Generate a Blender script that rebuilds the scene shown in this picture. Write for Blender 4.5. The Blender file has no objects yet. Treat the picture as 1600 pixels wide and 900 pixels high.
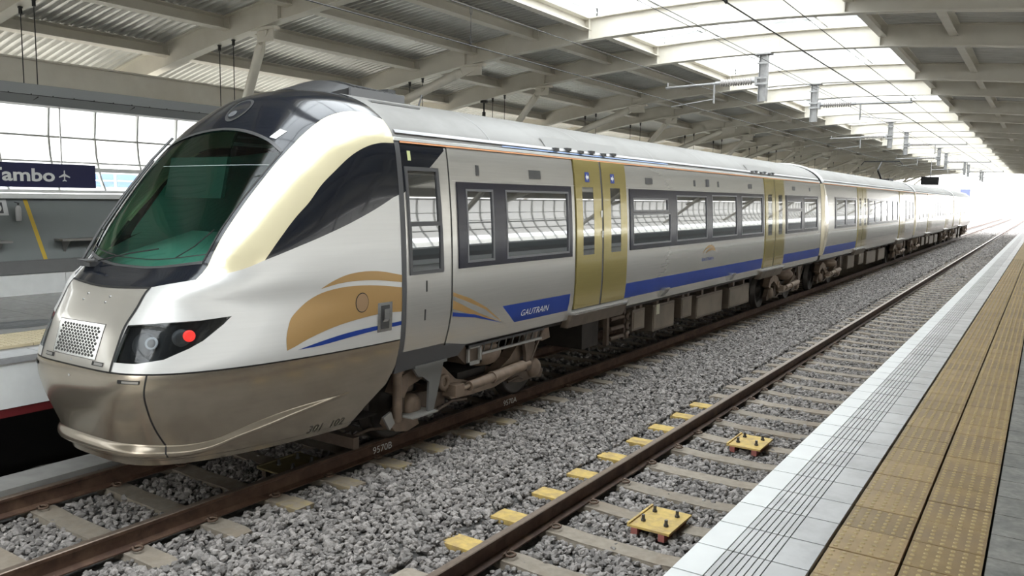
import bpy, bmesh, math, random
import numpy as np
from mathutils import Vector, Matrix
from mathutils.geometry import delaunay_2d_cdt

random.seed(7); rng = np.random.default_rng(7)
scene = bpy.context.scene
COL = scene.collection

# ------------------------------------------------------------------ camera
H = 2.7838                                   # eye height above the rail head (z = 0)
YAW, PITCH, ROLL, FPX = 0.5823957728563498, 0.1129205022141174, -0.017138569041585824, 1259.302
fwd = Vector((-math.sin(YAW)*math.cos(PITCH), math.cos(YAW)*math.cos(PITCH), -math.sin(PITCH)))
rt = Vector((math.cos(YAW), math.sin(YAW), 0)); dn = fwd.cross(rt)
rt2 = rt*math.cos(ROLL) + dn*math.sin(ROLL); dn2 = -rt*math.sin(ROLL) + dn*math.cos(ROLL)
cam = bpy.data.cameras.new('camera'); camo = bpy.data.objects.new('camera', cam); COL.objects.link(camo)
m = Matrix((rt2, -dn2, -fwd)).transposed().to_4x4(); m.translation = Vector((0, 0, H))
camo.matrix_world = m
cam.sensor_width = 36; cam.lens = 36*FPX/1600; cam.clip_end = 2000; cam.clip_start = .05
scene.camera = camo

# ------------------------------------------------------------------ light: a bright hazy sky
w = bpy.data.worlds.new('world'); scene.world = w; w.use_nodes = True
nt = w.node_tree; bg = nt.nodes['Background']
tc = nt.nodes.new('ShaderNodeTexCoord'); sp = nt.nodes.new('ShaderNodeSeparateXYZ'); cr = nt.nodes.new('ShaderNodeValToRGB')
nt.links.new(tc.outputs['Generated'], sp.inputs[0]); nt.links.new(sp.outputs['Z'], cr.inputs[0])
cr.color_ramp.elements[0].color = (1, .99, .97, 1); cr.color_ramp.elements[1].color = (.92, .96, 1, 1)
cr.color_ramp.elements[0].position = 0.0; cr.color_ramp.elements[1].position = .9
nt.links.new(cr.outputs[0], bg.inputs['Color']); bg.inputs['Strength'].default_value = 5.0
scene.view_settings.view_transform = 'Standard'; scene.view_settings.look = 'None'
scene.view_settings.gamma = 1; scene.view_settings.use_curve_mapping = False
scene.view_settings.exposure = 0.6
scene.cycles.max_bounces = 7; scene.cycles.diffuse_bounces = 4; scene.cycles.glossy_bounces = 4
scene.cycles.transparent_max_bounces = 12; scene.cycles.transmission_bounces = 4
scene.cycles.sample_clamp_indirect = 8; scene.cycles.caustics_reflective = False; scene.cycles.caustics_refractive = False

# ------------------------------------------------------------------ materials
MATS = {}
def mat(name, col, rough=.5, metal=0., noise=0., nscale=8., nstretch=(1, 1, 1), bump=0., bscale=60., spec=.5, dirt=None, dscale=1.5, rand=0., coat=0., emit=0., dstretch=(1, 1, 1)):
    """Principled material: colour with fine noise, an optional larger dirt tone, per-object variation and bump."""
    if name in MATS: return MATS[name]
    m = bpy.data.materials.new(name); m.use_nodes = True; MATS[name] = m
    n = m.node_tree.nodes; L = m.node_tree.links; b = n['Principled BSDF']
    b.inputs['Roughness'].default_value = rough; b.inputs['Metallic'].default_value = metal
    b.inputs['Specular IOR Level'].default_value = spec; b.inputs['Coat Weight'].default_value = coat; b.inputs['Coat Roughness'].default_value = .05
    c = (*col, 1)
    b.inputs['Base Color'].default_value = c
    m.diffuse_color = c
    cur = None
    def coords(stretch):
        t = n.new('ShaderNodeNewGeometry'); mp = n.new('ShaderNodeMapping'); mp.inputs['Scale'].default_value = stretch
        L.new(t.outputs['Position'], mp.inputs[0]); return mp.outputs[0]
    def mixc(fac, a, bb, mode='MIX'):
        x = n.new('ShaderNodeMix'); x.data_type = 'RGBA'; x.blend_type = mode
        if hasattr(fac, 'is_linked'): L.new(fac, x.inputs[0])
        else: x.inputs[0].default_value = fac
        for v, i in ((a, 6), (bb, 7)):
            if hasattr(v, 'is_linked'): L.new(v, x.inputs[i])
            else: x.inputs[i].default_value = v
        return x.outputs[2]
    cur = c
    if noise > 0:
        nz = n.new('ShaderNodeTexNoise'); nz.inputs['Scale'].default_value = nscale; nz.inputs['Detail'].default_value = 5
        L.new(coords(nstretch), nz.inputs['Vector'])
        mr = n.new('ShaderNodeMapRange'); mr.inputs[1].default_value = .3; mr.inputs[2].default_value = .7
        mr.inputs[3].default_value = 1-noise; mr.inputs[4].default_value = 1+noise
        L.new(nz.outputs[0], mr.inputs[0])
        vm = n.new('ShaderNodeVectorMath'); vm.operation = 'SCALE'
        if hasattr(cur, 'is_linked'): L.new(cur, vm.inputs[0])
        else: vm.inputs[0].default_value = cur[:3]
        L.new(mr.outputs[0], vm.inputs['Scale']); cur = vm.outputs[0]
    if rand > 0:
        oi = n.new('ShaderNodeObjectInfo'); mr = n.new('ShaderNodeMapRange'); mr.inputs[3].default_value = 1-rand; mr.inputs[4].default_value = 1+rand
        L.new(oi.outputs['Random'], mr.inputs[0]); vm = n.new('ShaderNodeVectorMath'); vm.operation = 'SCALE'
        if hasattr(cur, 'is_linked'): L.new(cur, vm.inputs[0])
        else: vm.inputs[0].default_value = cur[:3]
        L.new(mr.outputs[0], vm.inputs['Scale']); cur = vm.outputs[0]
    if dirt:
        nz = n.new('ShaderNodeTexNoise'); nz.inputs['Scale'].default_value = dscale; nz.inputs['Detail'].default_value = 6; nz.inputs['Roughness'].default_value = .65
        L.new(coords(dstretch), nz.inputs['Vector'])
        mr = n.new('ShaderNodeMapRange'); mr.inputs[1].default_value = .45; mr.inputs[2].default_value = .72; L.new(nz.outputs[0], mr.inputs[0])
        cur = mixc(mr.outputs[0], cur, (*dirt, 1))
    if hasattr(cur, 'is_linked'): L.new(cur, b.inputs['Base Color'])
    if bump > 0:
        nz = n.new('ShaderNodeTexNoise'); nz.inputs['Scale'].default_value = bscale; nz.inputs['Detail'].default_value = 4
        L.new(coords(nstretch), nz.inputs['Vector']); bp = n.new('ShaderNodeBump'); bp.inputs['Strength'].default_value = bump; bp.inputs['Distance'].default_value = .01
        L.new(nz.outputs[0], bp.inputs['Height']); L.new(bp.outputs[0], b.inputs['Normal'])
    if emit: b.inputs['Emission Color'].default_value = c; b.inputs['Emission Strength'].default_value = emit
    return m
def glassy(name, tint, transp, rough=.02, gloss=.0, diffuse=None, dmix=0.):
    """thin pane: tinted see-through light mixed with a fresnel mirror (and an optional milky part)"""
    m = bpy.data.materials.new(name); m.use_nodes = True; MATS[name] = m; n = m.node_tree.nodes; L = m.node_tree.links
    n.clear(); out = n.new('ShaderNodeOutputMaterial'); tr = n.new('ShaderNodeBsdfTransparent'); gl = n.new('ShaderNodeBsdfGlossy')
    tr.inputs[0].default_value = (*tint, 1); gl.inputs['Roughness'].default_value = rough
    base = tr.outputs[0]
    if diffuse:
        df = n.new('ShaderNodeBsdfTranslucent'); df.inputs[0].default_value = (*diffuse, 1); d2 = n.new('ShaderNodeBsdfDiffuse'); d2.inputs[0].default_value = (*diffuse, 1)
        mm = n.new('ShaderNodeMixShader'); mm.inputs[0].default_value = .4; L.new(df.outputs[0], mm.inputs[1]); L.new(d2.outputs[0], mm.inputs[2])
        m2 = n.new('ShaderNodeMixShader'); m2.inputs[0].default_value = dmix; L.new(base, m2.inputs[1]); L.new(mm.outputs[0], m2.inputs[2]); base = m2.outputs[0]
    ge = n.new('ShaderNodeNewGeometry'); dt = n.new('ShaderNodeVectorMath'); dt.operation = 'DOT_PRODUCT'; L.new(ge.outputs['Incoming'], dt.inputs[0]); L.new(ge.outputs['Normal'], dt.inputs[1])
    def M(op, a, b_=None):
        q = n.new('ShaderNodeMath'); q.operation = op
        for i, v in enumerate((a, b_)):
            if v is None: continue
            if hasattr(v, 'is_linked'): L.new(v, q.inputs[i])
            else: q.inputs[i].default_value = v
        return q.outputs[0]
    sch = M('MULTIPLY', M('POWER', M('SUBTRACT', 1., M('ABSOLUTE', dt.outputs['Value'])), 5.), .8)      # thin-pane fresnel, same from both sides
    mx = n.new('ShaderNodeMath'); mx.operation = 'ADD'; mx.inputs[1].default_value = gloss+.05; mx.use_clamp = True
    L.new(sch, mx.inputs[0]); ms = n.new('ShaderNodeMixShader'); L.new(mx.outputs[0], ms.inputs[0]); L.new(base, ms.inputs[1]); L.new(gl.outputs[0], ms.inputs[2]); L.new(ms.outputs[0], out.inputs[0])
    return m

M_cream = mat('cream_steel_paint', (.69, .66, .59), .45, noise=.04, nscale=3, dirt=(.60, .56, .48), dscale=.8)
M_corr = mat('galvanised_sheet', (.60, .60, .585), .3, .4, noise=.08, nscale=2)
M_white = mat('white_paint', (.82, .83, .82), .4, noise=.03)
M_silver = mat('silver_body_paint', (.60, .585, .55), .26, .65, noise=.035, nscale=2, nstretch=(1, .6, 30), coat=.5)
M_silver_up = mat('pearl_front_paint', (.70, .695, .68), .38, .4, noise=.02, nscale=2, nstretch=(1, .6, 20), coat=.2)
M_cham = mat('champagne_skirt_paint', (.42, .37, .30), .24, .78, noise=.04, nscale=2, nstretch=(1, 1, 24), dirt=(.33, .28, .22), dscale=1.0, dstretch=(1, 1, 2.2), coat=.25)
M_hood = mat('grey_hood_paint', (.44, .415, .37), .3, .5, noise=.03, nscale=3, coat=.5)
M_band = mat('pale_gold_band_paint', (.86, .78, .53), .22, .3, coat=.8)
M_roof = mat('train_roof_paint', (.185, .18, .17), .5, .1, noise=.06, nscale=2, nstretch=(1, .4, 1), dirt=(.145, .14, .13), dscale=1.1)
M_gold = mat('gold_door_paint', (.42, .345, .125), .2, .45, noise=.03, nscale=2, nstretch=(1, 1, 20), coat=.7)
M_swoosh = mat('gold_livery_film', (.47, .29, .115), .3, .25, coat=.4)
M_blue = mat('blue_livery_film', (.010, .042, .26), .4, .0, noise=.08, nscale=3, coat=.0, spec=.35)
M_orange = mat('orange_line_film', (.80, .36, .16), .35)
M_black = mat('gloss_black_paint', (.008, .010, .016), .14, coat=.5, spec=.4)
M_navy = mat('dark_window_surround', (.014, .014, .026), .2, spec=.45)
M_rubber = mat('black_rubber', (.012, .012, .012), .55)
M_grey_rubber = mat('dark_grey_seal', (.075, .075, .08), .4)
M_darkgrey = mat('dark_grey_metal', (.09, .09, .092), .4, .4, noise=.1)
M_bogie = mat('dusty_brown_bogie', (.11, .08, .06), .65, .1, noise=.2, nscale=9, dirt=(.10, .075, .055), dscale=3, bump=.1)
M_bogie_l = mat('dusty_tan_steel', (.21, .155, .115), .55, .1, noise=.18, nscale=9, dirt=(.17, .12, .08), dscale=4)
M_under = mat('underframe_dark', (.03, .024, .02), .75, noise=.2, bump=.1)  # very dark brown with slight mottling
M_box = mat('brown_equipment_box', (.145, .115, .088), .5, .15, noise=.12, nscale=5, dirt=(.09, .07, .05), dscale=2)
M_steel = mat('bright_steel', (.62, .62, .62), .25, .9)
M_chrome = mat('chrome', (.8, .8, .8), .12, 1.)
M_rail_side = mat('rusty_rail_side', (.085, .045, .03), .6, .1, noise=.25, nscale=12, dirt=(.16, .095, .06), dscale=5)
M_rail_top = mat('worn_rail_head', (.22, .17, .135), .38, .6, noise=.15, nscale=20)
M_clip = mat('rusty_clip', (.12, .075, .05), .6, noise=.2)
M_sleeper = mat('concrete_sleeper', (.30, .26, .21), .85, noise=.14, nscale=14, dirt=(.24, .19, .14), dscale=2.5, rand=.1, bump=.25, bscale=40)
M_yel = mat('worn_yellow_paint', (.60, .43, .13), .7, noise=.12, nscale=16, dirt=(.36, .25, .13), dscale=7)
M_yel2 = mat('faded_yellow_paint', (.30, .25, .19), .8, noise=.12, nscale=16, dirt=(.38, .29, .12), dscale=9)
M_stoneA = mat('grey_ballast_stone', (.265, .245, .23), .8, noise=.2, nscale=60, rand=.45)
M_bed = mat('ballast_dust', (.105, .10, .095), .95, noise=.5, nscale=30, dirt=(.2, .19, .18), dscale=22, bump=1., bscale=22)
M_tile_w = mat('white_edge_tile', (.44, .445, .45), .3, noise=.06, nscale=4, rand=.06, dirt=(.27, .27, .275), dscale=2.6, spec=.5)
M_tile_e = mat('white_edge_line_paint', (.70, .72, .72), .35, noise=.03, rand=.03)
M_groove = mat('dark_groove', (.04, .04, .04), .8)
M_tact = mat('yellow_tactile_tile', (.315, .222, .108), .45, noise=.12, nscale=9, rand=.2, dirt=(.25, .18, .11), dscale=3)
M_dot = mat('tactile_stud', (.42, .325, .165), .45, noise=.1)
M_grey = mat('grey_paving_tile', (.25, .245, .23), .5, noise=.2, nscale=30, rand=.1, dirt=(.13, .135, .13), dscale=5)
M_grout = mat('grout', (.035, .033, .03), .85)
M_conc = mat('plain_concrete', (.33, .32, .30), .8, noise=.1, nscale=6, bump=.1)
M_wall = mat('grey_green_wall_paint', (.185, .205, .205), .5, noise=.04, nscale=2)
M_wall_d = mat('grey_wall_base_paint', (.16, .16, .16), .5, noise=.04)
M_signb = mat('navy_sign_face', (.007, .008, .05), .35)
M_signt = mat('silver_sign_letters', (.62, .62, .62), .4)
M_red = mat('dark_red_strip', (.13, .01, .012), .6)
M_redblk = mat('faded_red_block', (.35, .12, .10), .7)
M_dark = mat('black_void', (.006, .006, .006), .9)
M_teal = mat('teal_cab_lining', (.30, .52, .45), .5)
M_cabdark = mat('dark_cab_lining', (.03, .045, .05), .6)
M_yellowstripe = mat('yellow_stripe', (.62, .42, .03), .5)
M_lampred = mat('red_lamp', (.9, .04, .03), .3, emit=1.2)
M_wire = mat('catenary_wire', (.05, .05, .05), .5, .5)
M_mast = mat('galvanised_mast', (.33, .33, .33), .5, .4, noise=.15, nscale=12)
M_insul = mat('grey_insulator', (.36, .34, .33), .4)
M_glaze = glassy('wall_glazing', (.93, .96, .97), 1, gloss=.0, diffuse=(.85, .88, .88), dmix=.25)
M_milk = glassy('milky_wall_sheet', (.8, .8, .78), 1, gloss=.0, diffuse=(.5, .5, .48), dmix=.82)
M_trim = mat('grey_window_trim', (.16, .16, .17), .3, .3)
M_sky = glassy('skylight_sheet', (.82, .84, .84), 1, gloss=.0, rough=.2, diffuse=(.9, .93, .93), dmix=.35)
M_wind = glassy('green_windscreen_glass', (.38, .58, .52), 1, gloss=.0)
M_lens = glassy('clear_lens', (.55, .58, .60), 1, gloss=.0)
M_pane = mat('dark_tinted_window', (.02, .022, .025), .04, spec=1.)
_n = M_pane.node_tree; _g = _n.nodes.new('ShaderNodeBsdfGlossy'); _g.inputs['Roughness'].default_value = .015; _g.inputs[0].default_value = (.95, .97, 1, 1)
_f = _n.nodes.new('ShaderNodeMixShader'); _f.inputs[0].default_value = .24; _b = _n.nodes['Principled BSDF']; _o = _n.nodes['Material Output']
_n.links.new(_b.outputs[0], _f.inputs[1]); _n.links.new(_g.outputs[0], _f.inputs[2]); _n.links.new(_f.outputs[0], _o.inputs[0])

# ------------------------------------------------------------------ helpers
def tag(o, label=None, cat=None, group=None, kind=None):
    if label: o['label'] = label
    if cat: o['category'] = cat
    if group: o['group'] = group
    if kind: o['kind'] = kind
    return o
def empty(name, loc=(0, 0, 0), label=None, cat=None, group=None, kind=None, parent=None):
    o = bpy.data.objects.new(name, None); COL.objects.link(o); o.location = loc; o.empty_display_size = .2
    if parent: o.parent = parent
    return tag(o, label, cat, group, kind)
def link_mesh(name, me, parent=None, loc=None):
    o = bpy.data.objects.new(name, me); COL.objects.link(o)
    if parent:
        o.parent = parent
        o.matrix_parent_inverse = Matrix.Translation(-parent_world(parent))
    if loc is not None: o.location = loc
    return o
def parent_world(p):
    v = p.location.copy()
    if p.parent: v = v + p.matrix_parent_inverse.translation + parent_world(p.parent)
    return v
class MB:
    """collects primitive shapes, in world coordinates, into ONE mesh"""
    def __init__(s): s.v = []; s.f = []; s.m = []; s.sm = []
    def add(s, vs, fs, mi=0, smooth=False):
        k = len(s.v); s.v += [tuple(float(c) for c in p) for p in vs]; s.f += [tuple(i+k for i in f) for f in fs]; s.m += [mi]*len(fs); s.sm += [smooth]*len(fs); return s
    def box(s, a, b, mi=0):
        x0, y0, z0 = a; x1, y1, z1 = b
        return s.add([(x0,y0,z0),(x1,y0,z0),(x1,y1,z0),(x0,y1,z0),(x0,y0,z1),(x1,y0,z1),(x1,y1,z1),(x0,y1,z1)],
                     [(0,3,2,1),(4,5,6,7),(0,1,5,4),(1,2,6,5),(2,3,7,6),(3,0,4,7)], mi)
    def prism(s, poly, axis, a, b, mi=0):
        """extrude a 2-D polygon (the two other axes in xyz order) along axis from a to b"""
        n = len(poly); mk = {'x': lambda p, t: (t, p[0], p[1]), 'y': lambda p, t: (p[0], t, p[1]), 'z': lambda p, t: (p[0], p[1], t)}[axis]
        vs = [mk(p, a) for p in poly]+[mk(p, b) for p in poly]
        fs = [tuple(range(n))[::-1], tuple(range(n, 2*n))]+[(i, (i+1) % n, n+(i+1) % n, n+i) for i in range(n)]
        return s.add(vs, fs, mi)
    def tube(s, pts, r, n=8, mi=0, cap=True):
        pts = [Vector(p) for p in pts]; k = len(pts); rs = r if isinstance(r, (list, tuple)) else [r]*k
        vs = []; up = Vector((0, 0, 1))
        for i, p in enumerate(pts):
            d = (pts[min(i+1, k-1)]-pts[max(i-1, 0)]).normalized()
            a = d.cross(up); a = a.normalized() if a.length > 1e-3 else Vector((1, 0, 0)); b = d.cross(a).normalized()
            for j in range(n):
                t = 2*math.pi*j/n; vs.append(p+(a*math.cos(t)+b*math.sin(t))*rs[i])
        fs = [(i*n+j, i*n+(j+1) % n, (i+1)*n+(j+1) % n, (i+1)*n+j) for i in range(k-1) for j in range(n)]
        s.add(vs, fs, mi, True)
        if cap: s.add(vs[:n], [tuple(range(n))], mi); s.add(vs[-n:], [tuple(range(n))[::-1]], mi)
        return s
    def bar(s, a, b, w, h, mi=0):
        """rectangular bar from a to b, w across, h up"""
        a = Vector(a); b = Vector(b); d = (b-a).normalized(); u = Vector((0, 0, 1)) if abs(d.z) < .95 else Vector((1, 0, 0))
        x = d.cross(u).normalized(); u = x.cross(d).normalized(); vs = [p+x*sx*w/2+u*sz*h/2 for p in (a, b) for sx, sz in ((-1,-1),(1,-1),(1,1),(-1,1))]
        return s.add(vs, [(0,1,2,3),(7,6,5,4),(0,4,5,1),(1,5,6,2),(2,6,7,3),(3,7,4,0)], mi)
    def disc(s, c, r, axis='x', t=.01, n=20, mi=0):
        c = Vector(c); e = {'x': Vector((1,0,0)), 'y': Vector((0,1,0)), 'z': Vector((0,0,1))}[axis]
        return s.tube([c-e*t/2, c+e*t/2], r, n, mi)
    def lathe(s, c, prof, axis='x', n=28, mi=0):
        """revolve (radius, offset) pairs round axis through c"""
        c = Vector(c); ax = {'x': (Vector((1,0,0)), Vector((0,1,0)), Vector((0,0,1))), 'z': (Vector((0,0,1)), Vector((1,0,0)), Vector((0,1,0))), 'y': (Vector((0,1,0)), Vector((0,0,1)), Vector((1,0,0)))}[axis]
        vs = [c+ax[0]*o+(ax[1]*math.cos(2*math.pi*j/n)+ax[2]*math.sin(2*math.pi*j/n))*r for r, o in prof for j in range(n)]
        fs = [(i*n+j, i*n+(j+1) % n, (i+1)*n+(j+1) % n, (i+1)*n+j) for i in range(len(prof)-1) for j in range(n)]
        return s.add(vs, fs, mi, True)
    def mesh(s, name, mats):
        me = bpy.data.meshes.new(name); me.from_pydata(s.v, [], s.f)
        for m in (mats if isinstance(mats, (list, tuple)) else [mats]): me.materials.append(m)
        me.polygons.foreach_set('material_index', s.m); me.polygons.foreach_set('use_smooth', s.sm); me.update()
        bm = bmesh.new(); bm.from_mesh(me); bmesh.ops.recalc_face_normals(bm, faces=bm.faces); bm.to_mesh(me); bm.free()
        return me
    def build(s, name, mats, parent=None):
        return link_mesh(name, s.mesh(name, mats), parent)
def inst(name, me, parent, loc, rz=0.):
    """object sharing mesh data, placed at world loc under a parent whose own origin is plain"""
    o = bpy.data.objects.new(name, me); COL.objects.link(o); o.parent = parent; o.location = Vector(loc)-(parent_world(parent) if parent else Vector()); o.rotation_euler.z = rz
    return o
def text_mesh(s, size, shear=0., extrude=0., name='lettering', bold=0.):
    """flat letter mesh (2-D verts, faces) of a word"""
    cu = bpy.data.curves.new('tmp_text', 'FONT'); cu.body = s; cu.size = size; cu.shear = shear; cu.extrude = extrude; cu.offset = bold; cu.resolution_u = 3
    o = bpy.data.objects.new('tmp_text', cu); COL.objects.link(o); bpy.context.view_layer.update()
    dg = bpy.context.evaluated_depsgraph_get(); me = bpy.data.meshes.new_from_object(o.evaluated_get(dg))
    v = [tuple(p.co) for p in me.vertices]; f = [tuple(p.vertices) for p in me.polygons]
    bpy.data.objects.remove(o); bpy.data.curves.remove(cu); bpy.data.meshes.remove(me)
    return v, f
def text_obj(name, s, size, mapf, material, parent, shear=0., sx=1.):
    v, f = text_mesh(s, size, shear); mb = MB(); mb.add([mapf(p[0]*sx, p[1]) for p in v], f)
    return mb.build(name, material, parent)
# ------------------------------------------------------------------ the train's body surface
XC=-6.92
# end section of the nose / body: half width vs height, from bottom of skirt to roof centre
PROF=np.array([(1.14,.42),(1.18,.52),(1.25,.75),(1.32,1.0),(1.38,1.25),(1.40,1.5),(1.405,1.9),(1.395,2.3),(1.37,2.7),(1.335,3.05),(1.295,3.3),(1.25,3.42),(1.15,3.54),(.98,3.67),(.75,3.78),(.45,3.86),(.2,3.89),(0,3.90)])
def catmull(P,n):
    P=np.asarray(P,float); t=np.r_[0,np.cumsum(np.linalg.norm(np.diff(P,axis=0),axis=1))]
    tt=np.linspace(0,t[-1],n)
    # pchip-like: cubic hermite with finite-difference tangents
    m=np.gradient(P,t,axis=0)
    i=np.clip(np.searchsorted(t,tt,side='right')-1,0,len(t)-2); h=(t[i+1]-t[i])[:,None]; u=((tt-t[i])/(t[i+1]-t[i]))[:,None]
    return tt,(2*u**3-3*u**2+1)*P[i]+(u**3-2*u**2+u)*h*m[i]+(-2*u**3+3*u**2)*P[i+1]+(u**3-u**2)*h*m[i+1]
SS,PP=catmull(PROF,1200)
YR=6.3
# tables over s are given through z: columns z, tip, a, b
TIP=np.array([[0.3, 3.9, 3.345, 2.1], [0.42, 3.8, 3.7, 2.1], [0.52, 3.775, 4.0, 2.265], [0.62, 3.745, 3.95, 2.38], [0.9, 3.649, 4.101, 2.391], [1.1, 3.61, 4.4, 2.42], [1.29, 3.62, 4.351, 2.378], [1.64, 3.739, 3.687, 2.16], [1.94, 3.928, 3.757, 2.233], [2.12, 4.227, 5.358, 2.723], [2.4, 4.407, 5.476, 2.703], [2.7, 4.631, 5.202, 2.65], [3.0, 4.868, 4.64, 2.636], [3.26, 5.097, 3.785, 2.556], [3.5, 5.302, 2.796, 2.398], [3.63, 5.435, 2.369, 2.229], [3.75, 5.576, 2.261, 2.231], [3.85, 5.849, 2.054, 2.118], [3.89, 6.099, 2.046, 2.106], [3.905, 6.29, 2.043, 2.099]])
def tab(z,k): 
    return np.interp(z,TIP[:,0],TIP[:,k])
def smooth_tab(k):
    z=PP[:,1]; v=tab(z,k); w=30 if k==1 else 75
    ker=np.hanning(2*w+1); ker/=ker.sum(); vp=np.pad(v,w,mode='edge')
    # linear extrapolated pad
    vp[:w]=v[0]+(v[0]-v[1:w+1])[::-1]; vp[-w:]=v[-1]+(v[-1]-v[-w-1:-1])[::-1]
    return np.convolve(vp,ker,mode='valid')
T_TIP,T_A,T_B=[smooth_tab(k) for k in (1,2,3)]
def nose(phi,s):
    """phi in degrees (-90..90, + is the platform side), s arc length -> world xyz"""
    phi=np.asarray(phi,float); s=np.asarray(s,float)
    W=np.interp(s,SS,PP[:,0]); z=np.interp(s,SS,PP[:,1]); tip=np.interp(s,SS,T_TIP); a=np.interp(s,SS,T_A); b=np.interp(s,SS,T_B)
    sn=np.abs(np.sin(np.radians(phi))); cs=np.abs(np.cos(np.radians(phi)))
    lo=np.zeros(np.broadcast(phi,s).shape); hi=lo+2.
    for _ in range(34):
        m=(lo+hi)/2; g=(m*sn)**a+(m*cs)**b>1; hi=np.where(g,m,hi); lo=np.where(g,lo,m)
    r=(lo+hi)/2
    x=W*r*sn*np.sign(phi); y=YR-(YR-tip)*r*cs
    return np.stack([XC+x,y,z+0*x],-1)
ZMAXI = int(np.argmax(PP[:, 1] >= 3.895)) or 1199
def s_of(z): return float(np.interp(z, PP[:ZMAXI, 1], SS[:ZMAXI]))
def side_map(sgn=1):
    def f(y, s):
        y = np.asarray(y, float); s = np.asarray(s, float)
        x = np.interp(s, SS, PP[:, 0])*sgn; z = np.interp(s, SS, PP[:, 1])
        return np.stack([XC+x+0*y, y+0*s, z+0*y], -1)
    return f
def nose_map(p, s): return nose(np.asarray(p)*45.0, s)          # first coordinate scaled so that it is about metres
def inpoly(P, poly):
    x, y = P[:, 0], P[:, 1]; c = np.zeros(len(P), bool); n = len(poly)
    for i in range(n):
        x1, y1 = poly[i]; x2, y2 = poly[(i+1) % n]
        if y1 == y2: continue
        c ^= ((y1 > y) != (y2 > y)) & (x < (x2-x1)*(y-y1)/(y2-y1)+x1)
    return c
def dense(poly, d=.06, closed=True):
    out = []; n = len(poly)
    for i in range(n if closed else n-1):
        a = np.array(poly[i], float); b = np.array(poly[(i+1) % n], float); k = max(1, int(np.ceil(np.linalg.norm(b-a)/d)))
        out += [tuple(a+(b-a)*j/k) for j in range(k)]
    if not closed: out.append(tuple(poly[-1]))
    return out
def spline2(pts, n=6):
    P = np.array(pts, float); t = np.r_[0, np.cumsum(np.linalg.norm(np.diff(P, axis=0), axis=1))]; m = np.gradient(P, t, axis=0) if len(P) > 2 else None
    if m is None: return [tuple(p) for p in P]
    out = []
    for i in range(len(P)-1):
        h = t[i+1]-t[i]
        for j in range(n):
            u = j/n; out.append(tuple((2*u**3-3*u**2+1)*P[i]+(u**3-2*u**2+u)*h*m[i]+(-2*u**3+3*u**2)*P[i+1]+(u**3-u**2)*h*m[i+1]))
    out.append(tuple(P[-1])); return out
def surface_parts(mapf, grid_u, grid_s, regions, slines=True, step=.06):
    """cut the (u, s) sheet along every region outline; returns {region: (uv verts, tris)}; the first region that holds a triangle gets it"""
    u0, u1, s0, s1 = grid_u[0], grid_u[-1], grid_s[0], grid_s[-1]
    V = [(u, s) for s in grid_s for u in grid_u]; nu = len(grid_u); Ed = []
    if slines:
        for j in range(len(grid_s)):
            Ed += [(j*nu+i, j*nu+i+1) for i in range(nu-1)]
    for name, poly, off, mats in regions:
        P = dense(poly, step); k = len(V); P = [(min(max(a, u0), u1), min(max(b, s0), s1)) for a, b in P]
        V += P; Ed += [(k+i, k+(i+1) % len(P)) for i in range(len(P))]
    r = delaunay_2d_cdt([Vector(v) for v in V], Ed, [], 0, 1e-5)
    vs = np.array([(v.x, v.y) for v in r[0]]); fs = np.array([f for f in r[2] if len(f) == 3])
    c = vs[fs].mean(axis=1); a = vs[fs]; area = abs((a[:,1,0]-a[:,0,0])*(a[:,2,1]-a[:,0,1])-(a[:,2,0]-a[:,0,0])*(a[:,1,1]-a[:,0,1]))
    lab = np.full(len(fs), -1)
    for k, (name, poly, off, mats) in enumerate(regions):
        q = (lab < 0) & inpoly(c, poly); lab[q] = k
    res = {}
    ok = area > 1e-9
    for k in range(-1, len(regions)):
        res[k] = fs[(lab == k) & ok]
    return vs, res
def surf_normals(mapf, uv, e=.018):
    u, s = uv[:, 0], uv[:, 1]; a = mapf(u+e, s)-mapf(u-e, s); b = mapf(u, s+e)-mapf(u, s-e)
    n = np.cross(a, b); l = np.linalg.norm(n, axis=1, keepdims=True); n = n/np.maximum(l, 1e-12)
    return n
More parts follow.
